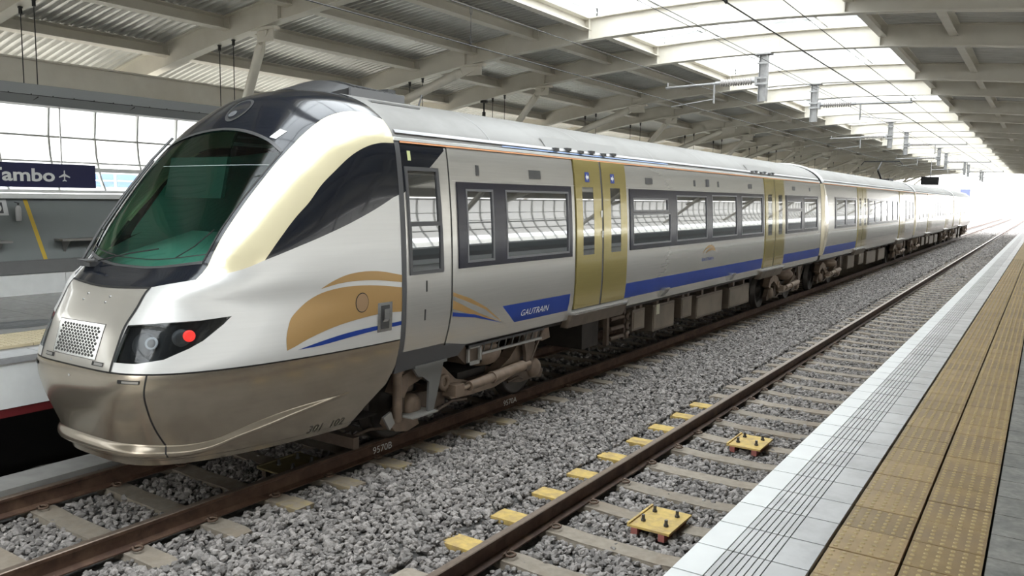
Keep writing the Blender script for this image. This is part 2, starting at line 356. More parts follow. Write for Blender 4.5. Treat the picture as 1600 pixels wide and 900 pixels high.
def surf_obj(name, mapf, vs, fs, mats, parent, off=0., rim=.03, flip=False, clampu=None, mi=None):
    """one region of the sheet as a mesh: offset along the normal, with a rim folded inwards round its edge"""
    if len(fs) == 0: return None
    used, inv = np.unique(fs, return_inverse=True); F = inv.reshape(-1, 3); uv = vs[used]
    uvc = uv.copy(); P = mapf(uvc[:, 0], uvc[:, 1]); e = .02
    us = np.clip(uvc[:, 0], vs[:, 0].min()+e, vs[:, 0].max()-e); ss = np.clip(uvc[:, 1], vs[:, 1].min()+e, vs[:, 1].max()-e*2)
    N = surf_normals(mapf, np.c_[us, ss])
    # outward: away from the axis of the train
    cen = np.array([XC, 0, 1.9]); ref = P-cen; ref[:, 1] = np.where(P[:, 1] < 5.0, P[:, 1]-6.3, 0)
    sg = np.sign(np.sum(N*ref)); N = N*(1 if sg >= 0 else -1)
    tri = P[F]; gn = np.cross(tri[:,1]-tri[:,0], tri[:,2]-tri[:,0]); wrong = np.sum(gn*N[F[:,0]], axis=1) < 0
    F = np.where(wrong[:, None], F[:, ::-1], F)
    P = P+N*off
    ed = {}
    for t in F:
        for a, b in ((t[0], t[1]), (t[1], t[2]), (t[2], t[0])):
            ed[(a, b)] = ed.get((a, b), 0)+1
    bd = [(a, b) for (a, b) in ed if (b, a) not in ed]
    V = list(map(tuple, P)); NV = list(map(tuple, N)); faces = [tuple(int(i) for i in t) for t in F]; matidx = [0]*len(faces) if mi is None else list(mi)
    if rim:
        for a, b in bd:
            pa, pb = P[a], P[b]; qa, qb = pa-N[a]*rim, pb-N[b]*rim; nn = np.cross(pb-pa, N[a]); l = np.linalg.norm(nn)
            if l < 1e-9: continue
            nn = nn/l; k = len(V); V += [tuple(pa), tuple(pb), tuple(qb), tuple(qa)]; NV += [tuple(nn)]*4; faces.append((k+1, k, k+3, k+2)); matidx.append(0)
    me = bpy.data.meshes.new(name); me.from_pydata(V, [], faces)
    for m in (mats if isinstance(mats, (list, tuple)) else [mats]): me.materials.append(m)
    me.polygons.foreach_set('use_smooth', [True]*len(faces)); me.polygons.foreach_set('material_index', matidx); me.update()
    me.normals_split_custom_set_from_vertices([Vector(n) for n in NV])
    return link_mesh(name, me, parent)
def ribbon(name, mapf, pts, width, material, parent, off=.002, step=.05, mb=None):
    """narrow strip lying on the sheet along a line of (u, s) points (a panel joint or a thin film line)"""
    Q = dense(pts, step, closed=False); Q = np.array(Q); P = mapf(Q[:, 0], Q[:, 1]); e = 3e-3
    N = surf_normals(mapf, Q); ref = P-np.array([XC, 0, 1.9]); ref[:, 1] = np.where(P[:, 1] < 5, P[:, 1]-6.3, 0)
    N = N*np.where(np.sum(N*ref, axis=1) < 0, -1, 1)[:, None]
    T = np.gradient(P, axis=0); T /= np.maximum(np.linalg.norm(T, axis=1, keepdims=True), 1e-9); B = np.cross(T, N)
    w = np.asarray(width) if np.ndim(width) else np.full(len(P), width); 
    if len(w) != len(P): w = np.interp(np.linspace(0, 1, len(P)), np.linspace(0, 1, len(w)), w)
    A = P+B*w[:, None]/2+N*off; C = P-B*w[:, None]/2+N*off; n = len(P)
    own = mb is None; mb = mb or MB()
    mb.add(list(A)+list(C), [(i, i+1, n+i+1, n+i) for i in range(n-1)], 0, True)
    return mb.build(name, material, parent) if own else mb
# ================================================================== THE SETTING
XL, XR = -6.9225, -2.83                      # centres of the two tracks
XARC = -5.4                                  # axis of the arched roof
def arc(x): return 5.93-.0117*(x-XARC)**2    # underside of the ribs
SK0, SK1 = -7.76, -3.03                      # edges of the skylight
ROOF_END = 98.0

# ---- ground
g = MB(); g.box((-400, -60, -1.2), (400, 900, -.42))
gr = g.build('ground', mat('pale_dry_ground', (.42, .39, .33), .9, noise=.1, nscale=1)); tag(gr, kind='structure')

# ---- ballast bed with stones
def bed_h(x, y):
    h = -.215+0*x
    h = np.where((x > -5.62) & (x < -4.12), -.17, h)
    return h
xs = np.linspace(-9.0, -1.1, 80); ys = np.r_[np.linspace(1, 30, 150), np.linspace(31, 230, 60)]
X, Y = np.meshgrid(xs, ys); Z = bed_h(X, Y)-.03+rng.normal(0, .008, X.shape)
V = np.c_[X.ravel(), Y.ravel(), Z.ravel()]; nx = len(xs)
F = [(j*nx+i, j*nx+i+1, (j+1)*nx+i+1, (j+1)*nx+i) for j in range(len(ys)-1) for i in range(nx-1)]
b = MB(); b.add(V, F, 0, True); bed = b.build('ballast_bed', M_bed); tag(bed, kind='structure')

def stone_mesh(seed):
    r = random.Random(seed); bm = bmesh.new(); bmesh.ops.create_icosphere(bm, subdivisions=1, radius=1)
    # a chipped, angular lump: squash the ball against a few random planes
    pl = [(Vector((r.gauss(0,1), r.gauss(0,1), r.gauss(0,1))).normalized(), r.uniform(.55, .85)) for _ in range(7)]
    sc = Vector((r.uniform(.8, 1.25), r.uniform(.65, 1.0), r.uniform(.45, .75)))
    for v in bm.verts:
        for n, d in pl:
            k = v.co.dot(n)
            if k > d: v.co -= n*(k-d)
        v.co = Vector((v.co.x*sc.x, v.co.y*sc.y, v.co.z*sc.z))
    me = bpy.data.meshes.new('ballast_stone'); bm.to_mesh(me); bm.free(); me.materials.append(M_stoneA); return me
STONES = [stone_mesh(100+i) for i in range(6)]
RAILX = [XL-.7535, XL+.7535, XR-.7535, XR+.7535]
SL_PITCH = .7195
SLY_R = [5.33+SL_PITCH*k for k in range(-5, 128)]
SLY_L = [3.65+SL_PITCH*k for k in range(-4, 132)]
def stone_ok(x, y):
    ok = np.ones(len(x), bool)
    for rx in RAILX: ok &= np.abs(x-rx) > .105
    for xc, ys_ in ((XR, np.array(SLY_R)), (XL, np.array(SLY_L))):
        ph = ((y-ys_[0]+SL_PITCH/2) % SL_PITCH)-SL_PITCH/2
        on = (np.abs(x-xc) < 1.24) & (np.abs(ph) < .115)
        ok &= ~(on & (rng.random(len(x)) > .035))
    ok &= ~((np.abs(x+5.70) < .16) & (y < 9) & (np.abs(((y-SLY_L[0]+SL_PITCH/2) % SL_PITCH)-SL_PITCH/2) < .10) & (rng.random(len(x)) > .38))
    return ok
def scatter(x0, x1, y0, y1, dens, size):
    n = int((x1-x0)*(y1-y0)*dens); x = rng.uniform(x0, x1, n); y = rng.uniform(y0, y1, n); k = stone_ok(x, y); x, y = x[k], y[k]
    s = size*rng.lognormal(0, .27, len(x)); z = bed_h(x, y)+rng.uniform(-.018, .016, len(x))
    return np.c_[x, y, z, s]
pts = [scatter(-6.1, -1.2, 2.2, 9, 760, .034), scatter(-6.1, -1.2, 9, 18, 620, .034), scatter(-6.1, -1.2, 18, 34, 380, .038), scatter(-6.1, -1.2, 34, 60, 170, .055), scatter(-6.1, -1.2, 60, 120, 110, .07),
       scatter(-8.5, -6.1, 2.0, 9, 640, .035), scatter(-8.5, -6.1, 9, 24, 150, .045)]
S = np.concatenate(pts)
# the 300 stones that show largest are single parts, the rest one scatter
near = S[(S[:, 1] > 3.3) & (S[:, 0] > -5.6) & (S[:, 0] < -1.3)]
vd = np.stack([near[:, 0], near[:, 1], near[:, 2]-H], 1); zc = vd@np.array(fwd); uu = 800+FPX*(vd@np.array(rt2))/zc; vv = 450+FPX*(vd@np.array(dn2))/zc
k = (uu > 230) & (uu < 1100) & (vv < 905); order = np.argsort(-(near[k, 3]/zc[k]))[:300]; big = near[k][order]
bigset = set(map(tuple, np.round(big, 5)))
rest = np.array([p for p in S if tuple(np.round(p, 5)) not in bigset])
for i, p in enumerate(big):
    o = bpy.data.objects.new('ballast_stone', STONES[i % 6]); COL.objects.link(o); o.parent = bed
    o.location = (p[0], p[1], p[2]+.006); o.scale = [p[3]]*3; o.rotation_euler = (random.uniform(-.6, .6), random.uniform(-.6, .6), random.uniform(0, 6.28))
pm = bpy.data.meshes.new('ballast_stones'); pm.from_pydata([tuple(p[:3]) for p in rest], [], []); 
at = pm.attributes.new('rot', 'FLOAT_VECTOR', 'POINT'); R3 = np.c_[rng.uniform(-.7, .7, len(rest)), rng.uniform(-.7, .7, len(rest)), rng.uniform(0, 6.28, len(rest))].astype(np.float32); at.data.foreach_set('vector', R3.ravel())
at = pm.attributes.new('siz', 'FLOAT', 'POINT'); at.data.foreach_set('value', rest[:, 3].astype(np.float32))
at = pm.attributes.new('kid', 'INT', 'POINT'); at.data.foreach_set('value', rng.integers(0, 6, len(rest)).astype(np.int32))
stones = link_mesh('ballast_stones', pm, bed); tag(stones, kind='stuff')
ng = bpy.data.node_groups.new('stone_scatter', 'GeometryNodeTree'); ng.interface.new_socket('Geometry', in_out='INPUT', socket_type='NodeSocketGeometry'); ng.interface.new_socket('Geometry', in_out='OUTPUT', socket_type='NodeSocketGeometry')
gi = ng.nodes.new('NodeGroupInput'); go = ng.nodes.new('NodeGroupOutput'); jn = ng.nodes.new('GeometryNodeJoinGeometry')
def attr(name, dt):
    a = ng.nodes.new('GeometryNodeInputNamedAttribute'); a.data_type = dt; a.inputs[0].default_value = name; return a
ar, asz, ak = attr('rot', 'FLOAT_VECTOR'), attr('siz', 'FLOAT'), attr('kid', 'INT')
e2r = ng.nodes.new('FunctionNodeEulerToRotation'); ng.links.new(ar.outputs[0], e2r.inputs[0])
for i, sm in enumerate(STONES):
    so = bpy.data.objects.new('ballast_stone_shape', sm)
    oi = ng.nodes.new('GeometryNodeObjectInfo'); oi.inputs['Object'].default_value = so; oi.inputs['As Instance'].default_value = True
    cp = ng.nodes.new('FunctionNodeCompare'); cp.data_type = 'INT'; cp.operation = 'EQUAL'; 
    ng.links.new(ak.outputs[0], cp.inputs[2]); cp.inputs[3].default_value = i
    ip = ng.nodes.new('GeometryNodeInstanceOnPoints'); ng.links.new(gi.outputs[0], ip.inputs['Points']); ng.links.new(cp.outputs[0], ip.inputs['Selection']); ng.links.new(oi.outputs['Geometry'], ip.inputs['Instance'])
    ng.links.new(e2r.outputs[0], ip.inputs['Rotation']); ng.links.new(asz.outputs[0], ip.inputs['Scale']); ng.links.new(ip.outputs[0], jn.inputs[0])
ng.links.new(jn.outputs[0], go.inputs[0])
md = stones.modifiers.new('scatter', 'NODES'); md.node_group = ng

# ---- tracks
def rail_poly(rx, mirror=1):
    h = [(-.070, -.172), (.070, -.172), (.070, -.160), (.012, -.140), (.010, -.045), (.034, -.032), (.036, -.006), (.028, 0), (-.028, 0), (-.036, -.006), (-.034, -.032), (-.010, -.045), (-.012, -.140), (-.070, -.160)]
    return [(rx+a, b) for a, b in h]
def make_rail(rx, parent):
    mb = MB(); P = rail_poly(rx); n = len(P); vs = [(p[0], -30, p[1]) for p in P]+[(p[0], 200, p[1]) for p in P]
    top = {6, 7, 8}
    for i in range(n): mb.add([vs[i], vs[(i+1) % n], vs[n+(i+1) % n], vs[n+i]], [(0, 1, 2, 3)], 1 if i in top else 0)
    mb.add(vs[:n], [tuple(range(n))], 0)
    return mb.build('rail', [M_rail_side, M_rail_top], parent)
def sleeper_mesh(yel):
    mb = MB(); s = [(-1.27, -.26), (1.27, -.26), (1.27, -.20), (1.20, -.178), (.55, -.178), (.35, -.192), (-.35, -.192), (-.55, -.178), (-1.20, -.178), (-1.27, -.20)]
    n = len(s); a = .125; b = .105
    vs = [(x, -a if z < -.2 else -b, z) for x, z in s]+[(x, a if z < -.2 else b, z) for x, z in s]
    mb.add(vs, [tuple(range(n)), tuple(range(n, 2*n))[::-1]], 0)
    for i in range(n):
        x0 = s[i][0]; x1 = s[(i+1) % n][0]
        mb.add([vs[i], vs[(i+1) % n], vs[n+(i+1) % n], vs[n+i]], [(0, 1, 2, 3)], 0)
    return mb
sm_plain = sleeper_mesh(0).mesh('sleeper', M_sleeper)
pb = MB()      # painted end block, sits like a skin of paint over the sleeper end
pb.box((-1.277, -.112, -.235), (-.98, .112, -.174)); end_l = pb.mesh('painted_end', M_yel)
pb = MB(); pb.box((.99, -.112, -.235), (1.277, .112, -.174)); end_r = pb.mesh('painted_end', M_yel2)
cb = MB()
def clip_curl(mb, dx, mi=0):
    pts = [(dx*.075, -.05, -.155), (dx*.10, -.045, -.135)]+[(dx*(.135+.038*math.cos(t)), -.02+.038*math.sin(t), -.145+.01*t/6) for t in np.linspace(-2.5, 3.4, 10)]+[(dx*.10, .045, -.142), (dx*.065, .05, -.152)]
    mb.tube(pts, .011, 5)
clip_curl(cb, 1); clip_me = cb.mesh('rail_clip', M_clip)
def make_track(xc, ys, label, yel, side, clip_to):
    t = empty('railway_track', (xc, 0, -.2), label, 'track')
    make_rail(xc-.7535, t); make_rail(xc+.7535, t)
    for y in ys:
        s = inst('sleeper', sm_plain, t, (xc+random.uniform(-.02, .02), y+random.uniform(-.01, .01), 0))
        if yel[0] < y < yel[1]:
            o = bpy.data.objects.new('painted_end', end_l if side < 0 else end_r); COL.objects.link(o); o.parent = s; o['label'] = 'worn yellow paint on sleeper end'
        if y < clip_to:
            for rx in (-.7535, .7535):
                for rz in (0, math.pi):
                    o = bpy.data.objects.new('rail_clip', clip_me); COL.objects.link(o); o.parent = s; o.location = (rx, 0, 0); o.rotation_euler.z = rz
    return t
track_r = make_track(XR, SLY_R, 'empty railway track nearest the yellow tactile platform, on grey ballast', (4.9, 11.4), -1, 18)
track_l = make_track(XL, SLY_L, 'railway track carrying the silver and gold train', (4.9, 9.2), 1, 12)
# stencilled marks on the web of the train track's near rail
xw = XL+.7535+.0165
for body, y in (('9570B', 6.52), ('9570A', 9.15)):
    text_obj('rail_stencil', body, .12, lambda a, b, y=y: (xw+(.020 if b < 0 else .020)-.004, y+a*1.05, -.135+b*.95), mat('white_stencil_paint', (.75, .75, .72), .7), track_l)
# yellow track magnets
def magnet(xc, yc, label, w=.40, d=.54, m=M_yel):
    t = empty('track_magnet', (xc, yc, -.13), label, 'trackside plate', 'yellow bolted plates between the rails')
    mb = MB(); mb.box((xc-w/2, yc-d/2, -.135), (xc+w/2, yc+d/2, -.115)); mb.box((xc-w/2, yc-d/2, -.115), (xc-w/2+.02, yc+d/2, -.10)); mb.build('plate', m, t)
    for dx in (-.13, .13):
        mb = MB(); mb.box((xc+dx-.03, yc-d/2-.005, -.20), (xc+dx+.03, yc+d/2-.02, -.135)); mb.build('block', M_redblk if m is M_yel else M_bogie, t)
    for dx in (-.11, .11):
        for dy in (-.12, .14):
            mb = MB(); mb.tube([(xc+dx, yc+dy, -.115), (xc+dx, yc+dy, -.055)], .016, 8); mb.tube([(xc+dx, yc+dy, -.115), (xc+dx, yc+dy, -.096)], .024, 6); mb.build('bolt', M_darkgrey, t)
magnet(-2.73, 6.66, 'nearest yellow bolted plate between the rails of the empty track')
magnet(-2.79, 9.54, 'second yellow bolted plate of the empty track, farther along')
magnet(-6.55, 5.75, 'dark olive plate on the track under the train nose', .5, .6, mat('dark_olive_plate', (.16, .13, .06), .7, noise=.2))  # same kind of plate as the yellow ones, given darker colours

# ---- our platform
HP = 1.2043; XE = -1.2354; XB = -.7347; TP = .3093; Y0 = 5.0273
fl = MB(); fl.box((XE+.03, -40, -.6), (3.9, ROOF_END+30, HP-.035)); floor = fl.build('floor', M_grout); tag(floor, kind='structure')
def tile_meshes():
    out = {}
    g = .005; a = TP/2-g
    # white edge tile: painted nosing, seven grooves, plain field
    mb = MB(); x = 0; w = XB-XE
    mb.box((0, -a, -.05), (.135, a, 0), 0)
    gx = np.linspace(.135, .335, 8); 
    for i in range(7): mb.box((gx[i]+.006, -a, -.05), (gx[i+1], a, 0), 1)
    mb.box((gx[7]+.006, -a, -.05), (w-.006, a, 0), 1); mb.box((0, -a, -.055), (w-.008, a, -.008), 2)
    out['edge'] = mb.mesh('edge_tile', [M_tile_e, M_tile_w, M_groove])
    mb = MB(); mb.box((.006, -a, -.05), (.302, a, 0), 0)
    for i in range(6):
        for j in range(6):
            cx, cy = .004+.302*(i+.5)/6, -a+2*a*(j+.5)/6; n = 6; r0, r1 = .012, .008
            vs = [(cx+r*math.cos(2*math.pi*q/n), cy+r*1.0*math.sin(2*math.pi*q/n), z) for r, z in ((r0, 0), (r1, .005)) for q in range(n)]
            mb.add(vs, [(q, (q+1) % n, n+(q+1) % n, n+q) for q in range(n)]+[tuple(range(n, 2*n))], 1)
    out['tact'] = mb.mesh('tactile_tile', [M_tact, M_dot])
    mb = MB(); mb.box((.004, -a, -.05), (.306, a, 0), 0); out['grey'] = mb.mesh('paving_tile', M_grey)
    return out
TM = tile_meshes()
nfar = 75
for i in range(-8, nfar):
    y = Y0+TP*(i-.5)
    inst('edge_tile', TM['edge'], floor, (XE, y, HP))
    for c in range(2): inst('tactile_tile', TM['tact'], floor, (XB+.006+c*TP, y, HP+random.uniform(-.001, .001)))
    for c in range(3 if i < 10 else 1):
        inst('paving_tile', TM['grey'], floor, (XB+.006+(c+2)*TP, y, HP))
mb = MB(); mg = MB(); mt = MB()
a = TP/2-.004
for i in range(nfar, 380):
    y = Y0+TP*(i-.5); mb.box((XE, y-a, HP-.05), (XE+.135, y+a, HP), 0); gx = np.linspace(.135, .335, 8)
    if i < 160:
        for q in range(7): mb.box((XE+gx[q]+.006, y-a, HP-.03), (XE+gx[q+1], y+a, HP), 1)
    else: mb.box((XE+.141, y-a, HP-.03), (XE+.335, y+a, HP), 1)
    mb.box((XE+.341, y-a, HP-.03), (XB-.006, y+a, HP), 1)
    for c in range(2): mt.box((XB+.01+c*TP, y-a, HP-.03), (XB+.312+c*TP, y+a, HP), 0)
tag(mb.build('edge_tiles', [M_tile_e, M_tile_w], floor), kind='stuff')
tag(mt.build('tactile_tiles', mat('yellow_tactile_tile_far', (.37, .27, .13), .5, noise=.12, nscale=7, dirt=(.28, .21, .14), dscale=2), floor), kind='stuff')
for i in range(-8, nfar):
    for c in range(3 if i < 10 else 1, 13): mg.box((XB+.01+(c+2)*TP, Y0+TP*(i-.5)-a, HP-.03), (XB+.312+(c+2)*TP, Y0+TP*(i-.5)+a, HP), 0)
for i in range(nfar, 380):
    mg.box((XB+.01+2*TP, Y0+TP*(i-.5)-a, HP-.03), (XB+.312+14*TP, Y0+TP*(i-.5)+a, HP), 0)
tag(mg.build('paving_tiles', M_grey, floor), kind='stuff')

# ---- the opposite platform
ZL = 1.10; XLE = -8.57; XW = -13.5
pl = MB(); pl.box((XW-1.2, -40, .62), (XLE, ROOF_END+10, ZL-.035)); platL = pl.build('platform_left', M_conc); tag(platL, kind='structure')
f_ = MB(); f_.box((XLE-.02, -40, .58), (XLE+.012, 40, ZL-.055)); f_.build('fascia', M_white, platL)
f_ = MB(); f_.box((XLE-.015, -40, .49), (XLE+.005, 40, .58)); f_.build('fascia_strip', M_red, platL)
f_ = MB(); f_.box((-9.6, -40, -.42), (-9.4, 100, .62)); f_.build('void_shade_sheet', M_dark, platL)  # near-black sheet standing in for the shade in the void below the slab
f_ = MB(); f_.box((-8.62, -40, -.35), (-8.2, 100, -.12)); f_.build('kerb', M_conc, platL)
for i in range(34):
    y = .6+i*.6; c_ = MB(); c_.box((XLE-.35, y+.004, ZL-.06), (XLE+.03, y+.596, ZL), 0); c_.build('coping_slab', M_tile_w, platL)
for i in range(30):
    y = 1.2+i*.4
    for j in range(2):
        c_ = MB(); x0 = -9.98+j*.4; c_.box((x0-.0, y+.003, ZL-.03), (x0+.394, y+.397, ZL+.001), 0)
        for q in range(5):
            for r in range(5): c_.box((x0+.04+q*.075, y+.04+r*.075, ZL+.001), (x0+.062+q*.075, y+.062+r*.075, ZL+.006), 0)
        c_.build('tactile_tile', mat('pale_tactile_tile', (.58, .50, .33), .6, noise=.06), platL)
mgl = mat('glossy_grey_paving', (.25, .245, .235), .25, noise=.12, nscale=12)
for i in range(26):
    for j in range(6):
        c_ = MB(); c_.box((-10.004-.6*(j+1)+.004, .6+.6*i, ZL-.03), (-10.004-.6*j-.004, .6+.6*i+.592, ZL), 0); c_.build('paving_tile', mgl, platL)
c_ = MB(); n = 28
for r0, r1, mi in ((0, .36, 0),):
    vs = [(-10.56+.30*math.cos(2*math.pi*k/n), 4.93+.42*math.sin(2*math.pi*k/n), ZL+.003) for k in range(n)]; c_.add(vs, [tuple(range(n))])
c_.build('floor_sticker', mat('dark_floor_sticker', (.07, .075, .08), .5), platL)
c_ = MB()
for k in range(3): c_.box((-10.68+.09*k, 4.68, ZL+.0035), (-10.64+.09*k, 5.2, ZL+.005))
c_.build('floor_sticker', mat('grey_sticker_print', (.18, .185, .19), .5), platL)

# ---- side walls: low leaning wall, bulging glazing above (left one seen, right one seen in reflections)
GL = [(-.0, 2.72), (-.17, 3.0), (-.28, 3.35), (-.31, 3.7), (-.26, 4.1), (-.18, 4.42)]
def side_wall(xw, sg, y0, y1, name, wn, zt=2.62):
    """xw: foot of the wall at platform level, sg: +1 wall to the left (leans to -x)"""
    def X(d): return xw+sg*d                     # d negative = outwards
    W = empty(name, (xw, 0, ZL), kind='structure')
    mb = MB(); mb.prism([(X(0), ZL), (X(-.02), 1.42), (X(-.4*(zt-1.42)/1.2), zt), (X(-.55), zt), (X(-.55), ZL)], 'y', y0, y1); mb.build('wall_face', M_wall, W)
    mb = MB(); mb.prism([(X(.012), ZL+.33), (X(.0), ZL+.54), (X(-.05), ZL+.54), (X(-.05), ZL+.33)], 'y', y0, y1); mb.build('base_band', M_wall_d, W)
    for i in range(24, 44):
        mb = MB(); a_, b_ = sorted((X(0), X(.10))); mb.box((a_, y0+.004+1.62*i, ZL), (b_, y0+1.62*(i+1)-.006, ZL+.32)); mb.build('ledge_panel', M_white, W)
    mb = MB(); a_, b_ = sorted((X(-.30 if zt > 2.5 else -.12), X(-.48))); mb.box((a_, y0, zt), (b_, y1, zt+.08)); mb.build('sill', M_white, W)
    win = empty(wn, (X(-.4), 0, 2.7), kind='structure'); P = [(X(a-.42), z) for a, z in GL]
    if zt < 2.5: P = [(X(-.22), zt+.08), (X(-.40), 2.42)]+[(X(a-.42), 2.42+(z-2.72)*1.94/1.70) for a, z in GL[1:]]
    step = .80; n = int((y1-y0)/step)
    mul = MB()
    mp = [(x, z) for x, z in P]; inner = [(x+sg*.06, z) for x, z in P]
    mul.prism(mp+inner[::-1], 'y', -.016, .016); mm = mul.mesh('mullion', M_white)
    pm_ = MB(); q = len(P); vs = [(x, yy, z) for yy in (0, step) for x, z in P]; pm_.add(vs, [(i, i+1, q+i+1, q+i) for i in range(q-1)], 0, True)
    if zt < 2.5: pm_.m = [0]+[1]*(len(pm_.m)-1)
    pme = pm_.mesh('pane', [M_glaze, M_milk])
    lim = 40 if sg > 0 else 40
    i0 = int((1.2-y0)/step)
    for i in range(i0, i0+lim):
        inst('mullion', mm, win, (0, y0+i*step, 0)); inst('pane', pme, win, (0, y0+i*step, 0))
    if n > lim:
        ml = MB(); pl_ = MB()
        for i in list(range(i0))+list(range(i0+lim, n)):
            ml.prism(mp+inner[::-1], 'y', y0+i*step-.016, y0+i*step+.016); pl_.add([(x, yy+y0+i*step, z) for yy in (0, step) for x, z in P], [(k, k+1, q+k+1, q+k) for k in range(q-1)], 0, True); pl_.m[-(q-1):] = [0 if zt > 2.5 or k == 0 else 1 for k in range(q-1)]
        tag(ml.build('mullions', M_white, win), kind='stuff'); tag(pl_.build('panes', [M_glaze, M_milk], win), kind='stuff')
    for z, t in ((2.74, .05), (3.12, .07), (3.24, .025), (3.66, .03), (4.30, .05)):
        x = np.interp(z, [p[1] for p in P], [p[0] for p in P]); mb = MB(); a_, b_ = sorted((x, x+sg*.09)); mb.box((a_, y0, z-t/2), (b_, y1, z+t/2)); mb.build('transom', M_white, win)
    x = P[-1][0]
    return W, win
WL, WINL = side_wall(XW, 1, -40.0, ROOF_END-4, 'wall_left', 'window_1')
WR, WINR = side_wall(3.72, -1, -40.0, ROOF_END-4, 'wall_right', 'window_2', 1.92)
# things on the left wall
def wallx(z): return XW-.02-(z-1.42)*.38/1.2
def on_wall(pts, d=.004): return [(wallx(z)+d, y, z) for y, z in pts]
mb = MB(); a_ = on_wall([(6.60, 2.60), (6.665, 2.60), (6.80, 1.62), (6.735, 1.62)]); mb.add(a_, [(0, 1, 2, 3)]); mb.build('yellow_stripe', M_yellowstripe, WL)
t = empty('safety_poster', (wallx(2.45), 6.17, 2.45), 'white framed poster with a dark picture of a face mask on the grey wall', 'poster')
mb = MB(); a_ = on_wall([(5.93, 2.35), (6.34, 2.35), (6.34, 2.60), (5.93, 2.60)], .012); b_ = on_wall([(5.93, 2.35), (6.34, 2.35), (6.34, 2.60), (5.93, 2.60)], .0); mb.add(a_+b_, [(0, 1, 2, 3), (0, 4, 5, 1), (1, 5, 6, 2), (2, 6, 7, 3), (3, 7, 4, 0)]); mb.build('sheet', mat('poster_paper', (.62, .62, .62), .4), t)
mb = MB(); mb.add(on_wall([(6.12, 2.385), (6.27, 2.385), (6.27, 2.555), (6.12, 2.555)], .014), [(0, 1, 2, 3)]); mb.build('print', mat('poster_black_print', (.05, .05, .05), .4), t)
mb = MB(); c0 = (6.195, 2.47)
mb.add(on_wall([(c0[0]+.055*math.cos(k*math.pi/9), c0[1]+.06*math.sin(k*math.pi/9)) for k in range(18)], .016), [tuple(range(18))]); mb.build('print', mat('poster_white_print', (.7, .7, .7), .4), t)
mb = MB(); mb.add(on_wall([(c0[0]+.022*math.cos(k*math.pi/6), c0[1]-.01+.02*math.sin(k*math.pi/6)) for k in range(12)], .018), [tuple(range(12))]); mb.build('print', mat('poster_black_print', (.05, .05, .05), .4), t)
t = empty('fire_extinguisher', (wallx(2.3)+.07, 6.45, 2.24), 'small pale fire extinguisher hanging beside the yellow wall stripe', 'extinguisher')
X0 = wallx(2.35)+.075
mb = MB(); mb.lathe((X0, 6.455, 2.26), [(.001, 0), (.04, 0), (.042, .02), (.042, .20), (.03, .235), (.012, .25), (.001, .25)], 'z', 16); mb.build('cylinder', mat('pale_extinguisher_cover', (.5, .5, .5), .4), t)
mb = MB(); mb.tube([(X0, 6.455, 2.51), (X0, 6.455, 2.545)], .012, 8); mb.bar((X0, 6.47, 2.54), (X0, 6.40, 2.56), .014, .012); mb.build('valve', M_rubber, t)
def bench(y0, y1, label):
    t = empty('perch_bench', (wallx(1.93), (y0+y1)/2, 1.6), label, 'bench', None)
    x = wallx(1.92); mb = MB(); mb.box((x, y0, 1.93), (x+.27, y1, 1.965)); mb.build('seat', mat('brushed_grey_steel', (.36, .35, .34), .35, .7), t)
    for y in ([y0+.14, y1-.14] if y1-y0 > 1 else [y0+.1, y1-.1]):
        mb = MB(); mb.prism([(x-.02, 1.93), (x+.22, 1.93), (x+.09, 1.80), (x+.03, 1.70), (x+.0, 1.66)], 'y', y-.018, y+.018); mb.build('bracket', mat('brushed_grey_steel', (.36, .35, .34), .35, .7), t)
bench(6.96, 8.6, 'grey metal perch bench on the wall right of the yellow stripe')
bench(4.6, 6.20, 'grey metal perch bench at the left edge of the frame under the poster')

# ---- building seen through the glazing
ab = empty('terminal_building', (-32, 15, -.42), 'pale building with blue windows and grey lettering behind the station glazing', 'building')
mb = MB(); mb.box((-40, 2, -.42), (-32, 40, 9)); mb.build('wall', mat('pale_building_wall', (.8, .8, .8), .7), ab)
for i in range(12):
    mb = MB(); mb.box((-32.0, 14.9+i*1.0, 2.9), (-31.93, 15.75+i*1.0, 3.42)); mb.build('window', mat('blue_window_glass', (.10, .20, .42), .2), ab)
    mb = MB(); mb.box((-31.93, 14.9+i*1.0, 3.12), (-31.9, 15.75+i*1.0, 3.17)); mb.build('window_bar', M_white, ab)
text_obj('lettering', 'AIRPORT', .55, lambda a, b: (-31.95, 10.3+a, 3.0+b), mat('grey_letters', (.45, .46, .47), .6), ab)
# ================================================================== THE ROOF
ceil = empty('ceiling', (XARC, 0, 5.9), kind='structure')
RIBS = sorted([y for k in range(-6, 12) for y in (9.33+8.45*k, 14.45+8.45*k) if -40 < y < ROOF_END])
XA, XB_ = -16.3, 5.5
def arch_strip(mb, xs, z0, z1, y0, y1, mi=0, smooth=False):
    """box following the arch: xs along, between arc+z0 and arc+z1"""
    n = len(xs); vs = []
    for x in xs:
        s = -2*.0117*(x-XARC); nx_, nz_ = -s/math.hypot(s, 1), 1/math.hypot(s, 1)
        for z in (z0, z1):
            for y in (y0, y1): vs.append((x+nx_*z, y, arc(x)+nz_*z))
    F = []
    for i in range(n-1):
        a, b = 4*i, 4*(i+1); F += [(a, a+1, b+1, b), (a+2, b+2, b+3, a+3), (a, b, b+2, a+2), (a+1, a+3, b+3, b+1)]
    F += [(0, 2, 3, 1), (4*(n-1), 4*(n-1)+1, 4*(n-1)+3, 4*(n-1)+2)]
    mb.add(vs, F, mi)
mb = MB(); xs = np.linspace(XA, XB_, 40)
arch_strip(mb, xs, 0, .022, -.10, .10); arch_strip(mb, xs, .022, .40, -.012, .012); arch_strip(mb, xs, .40, .42, -.10, .10)
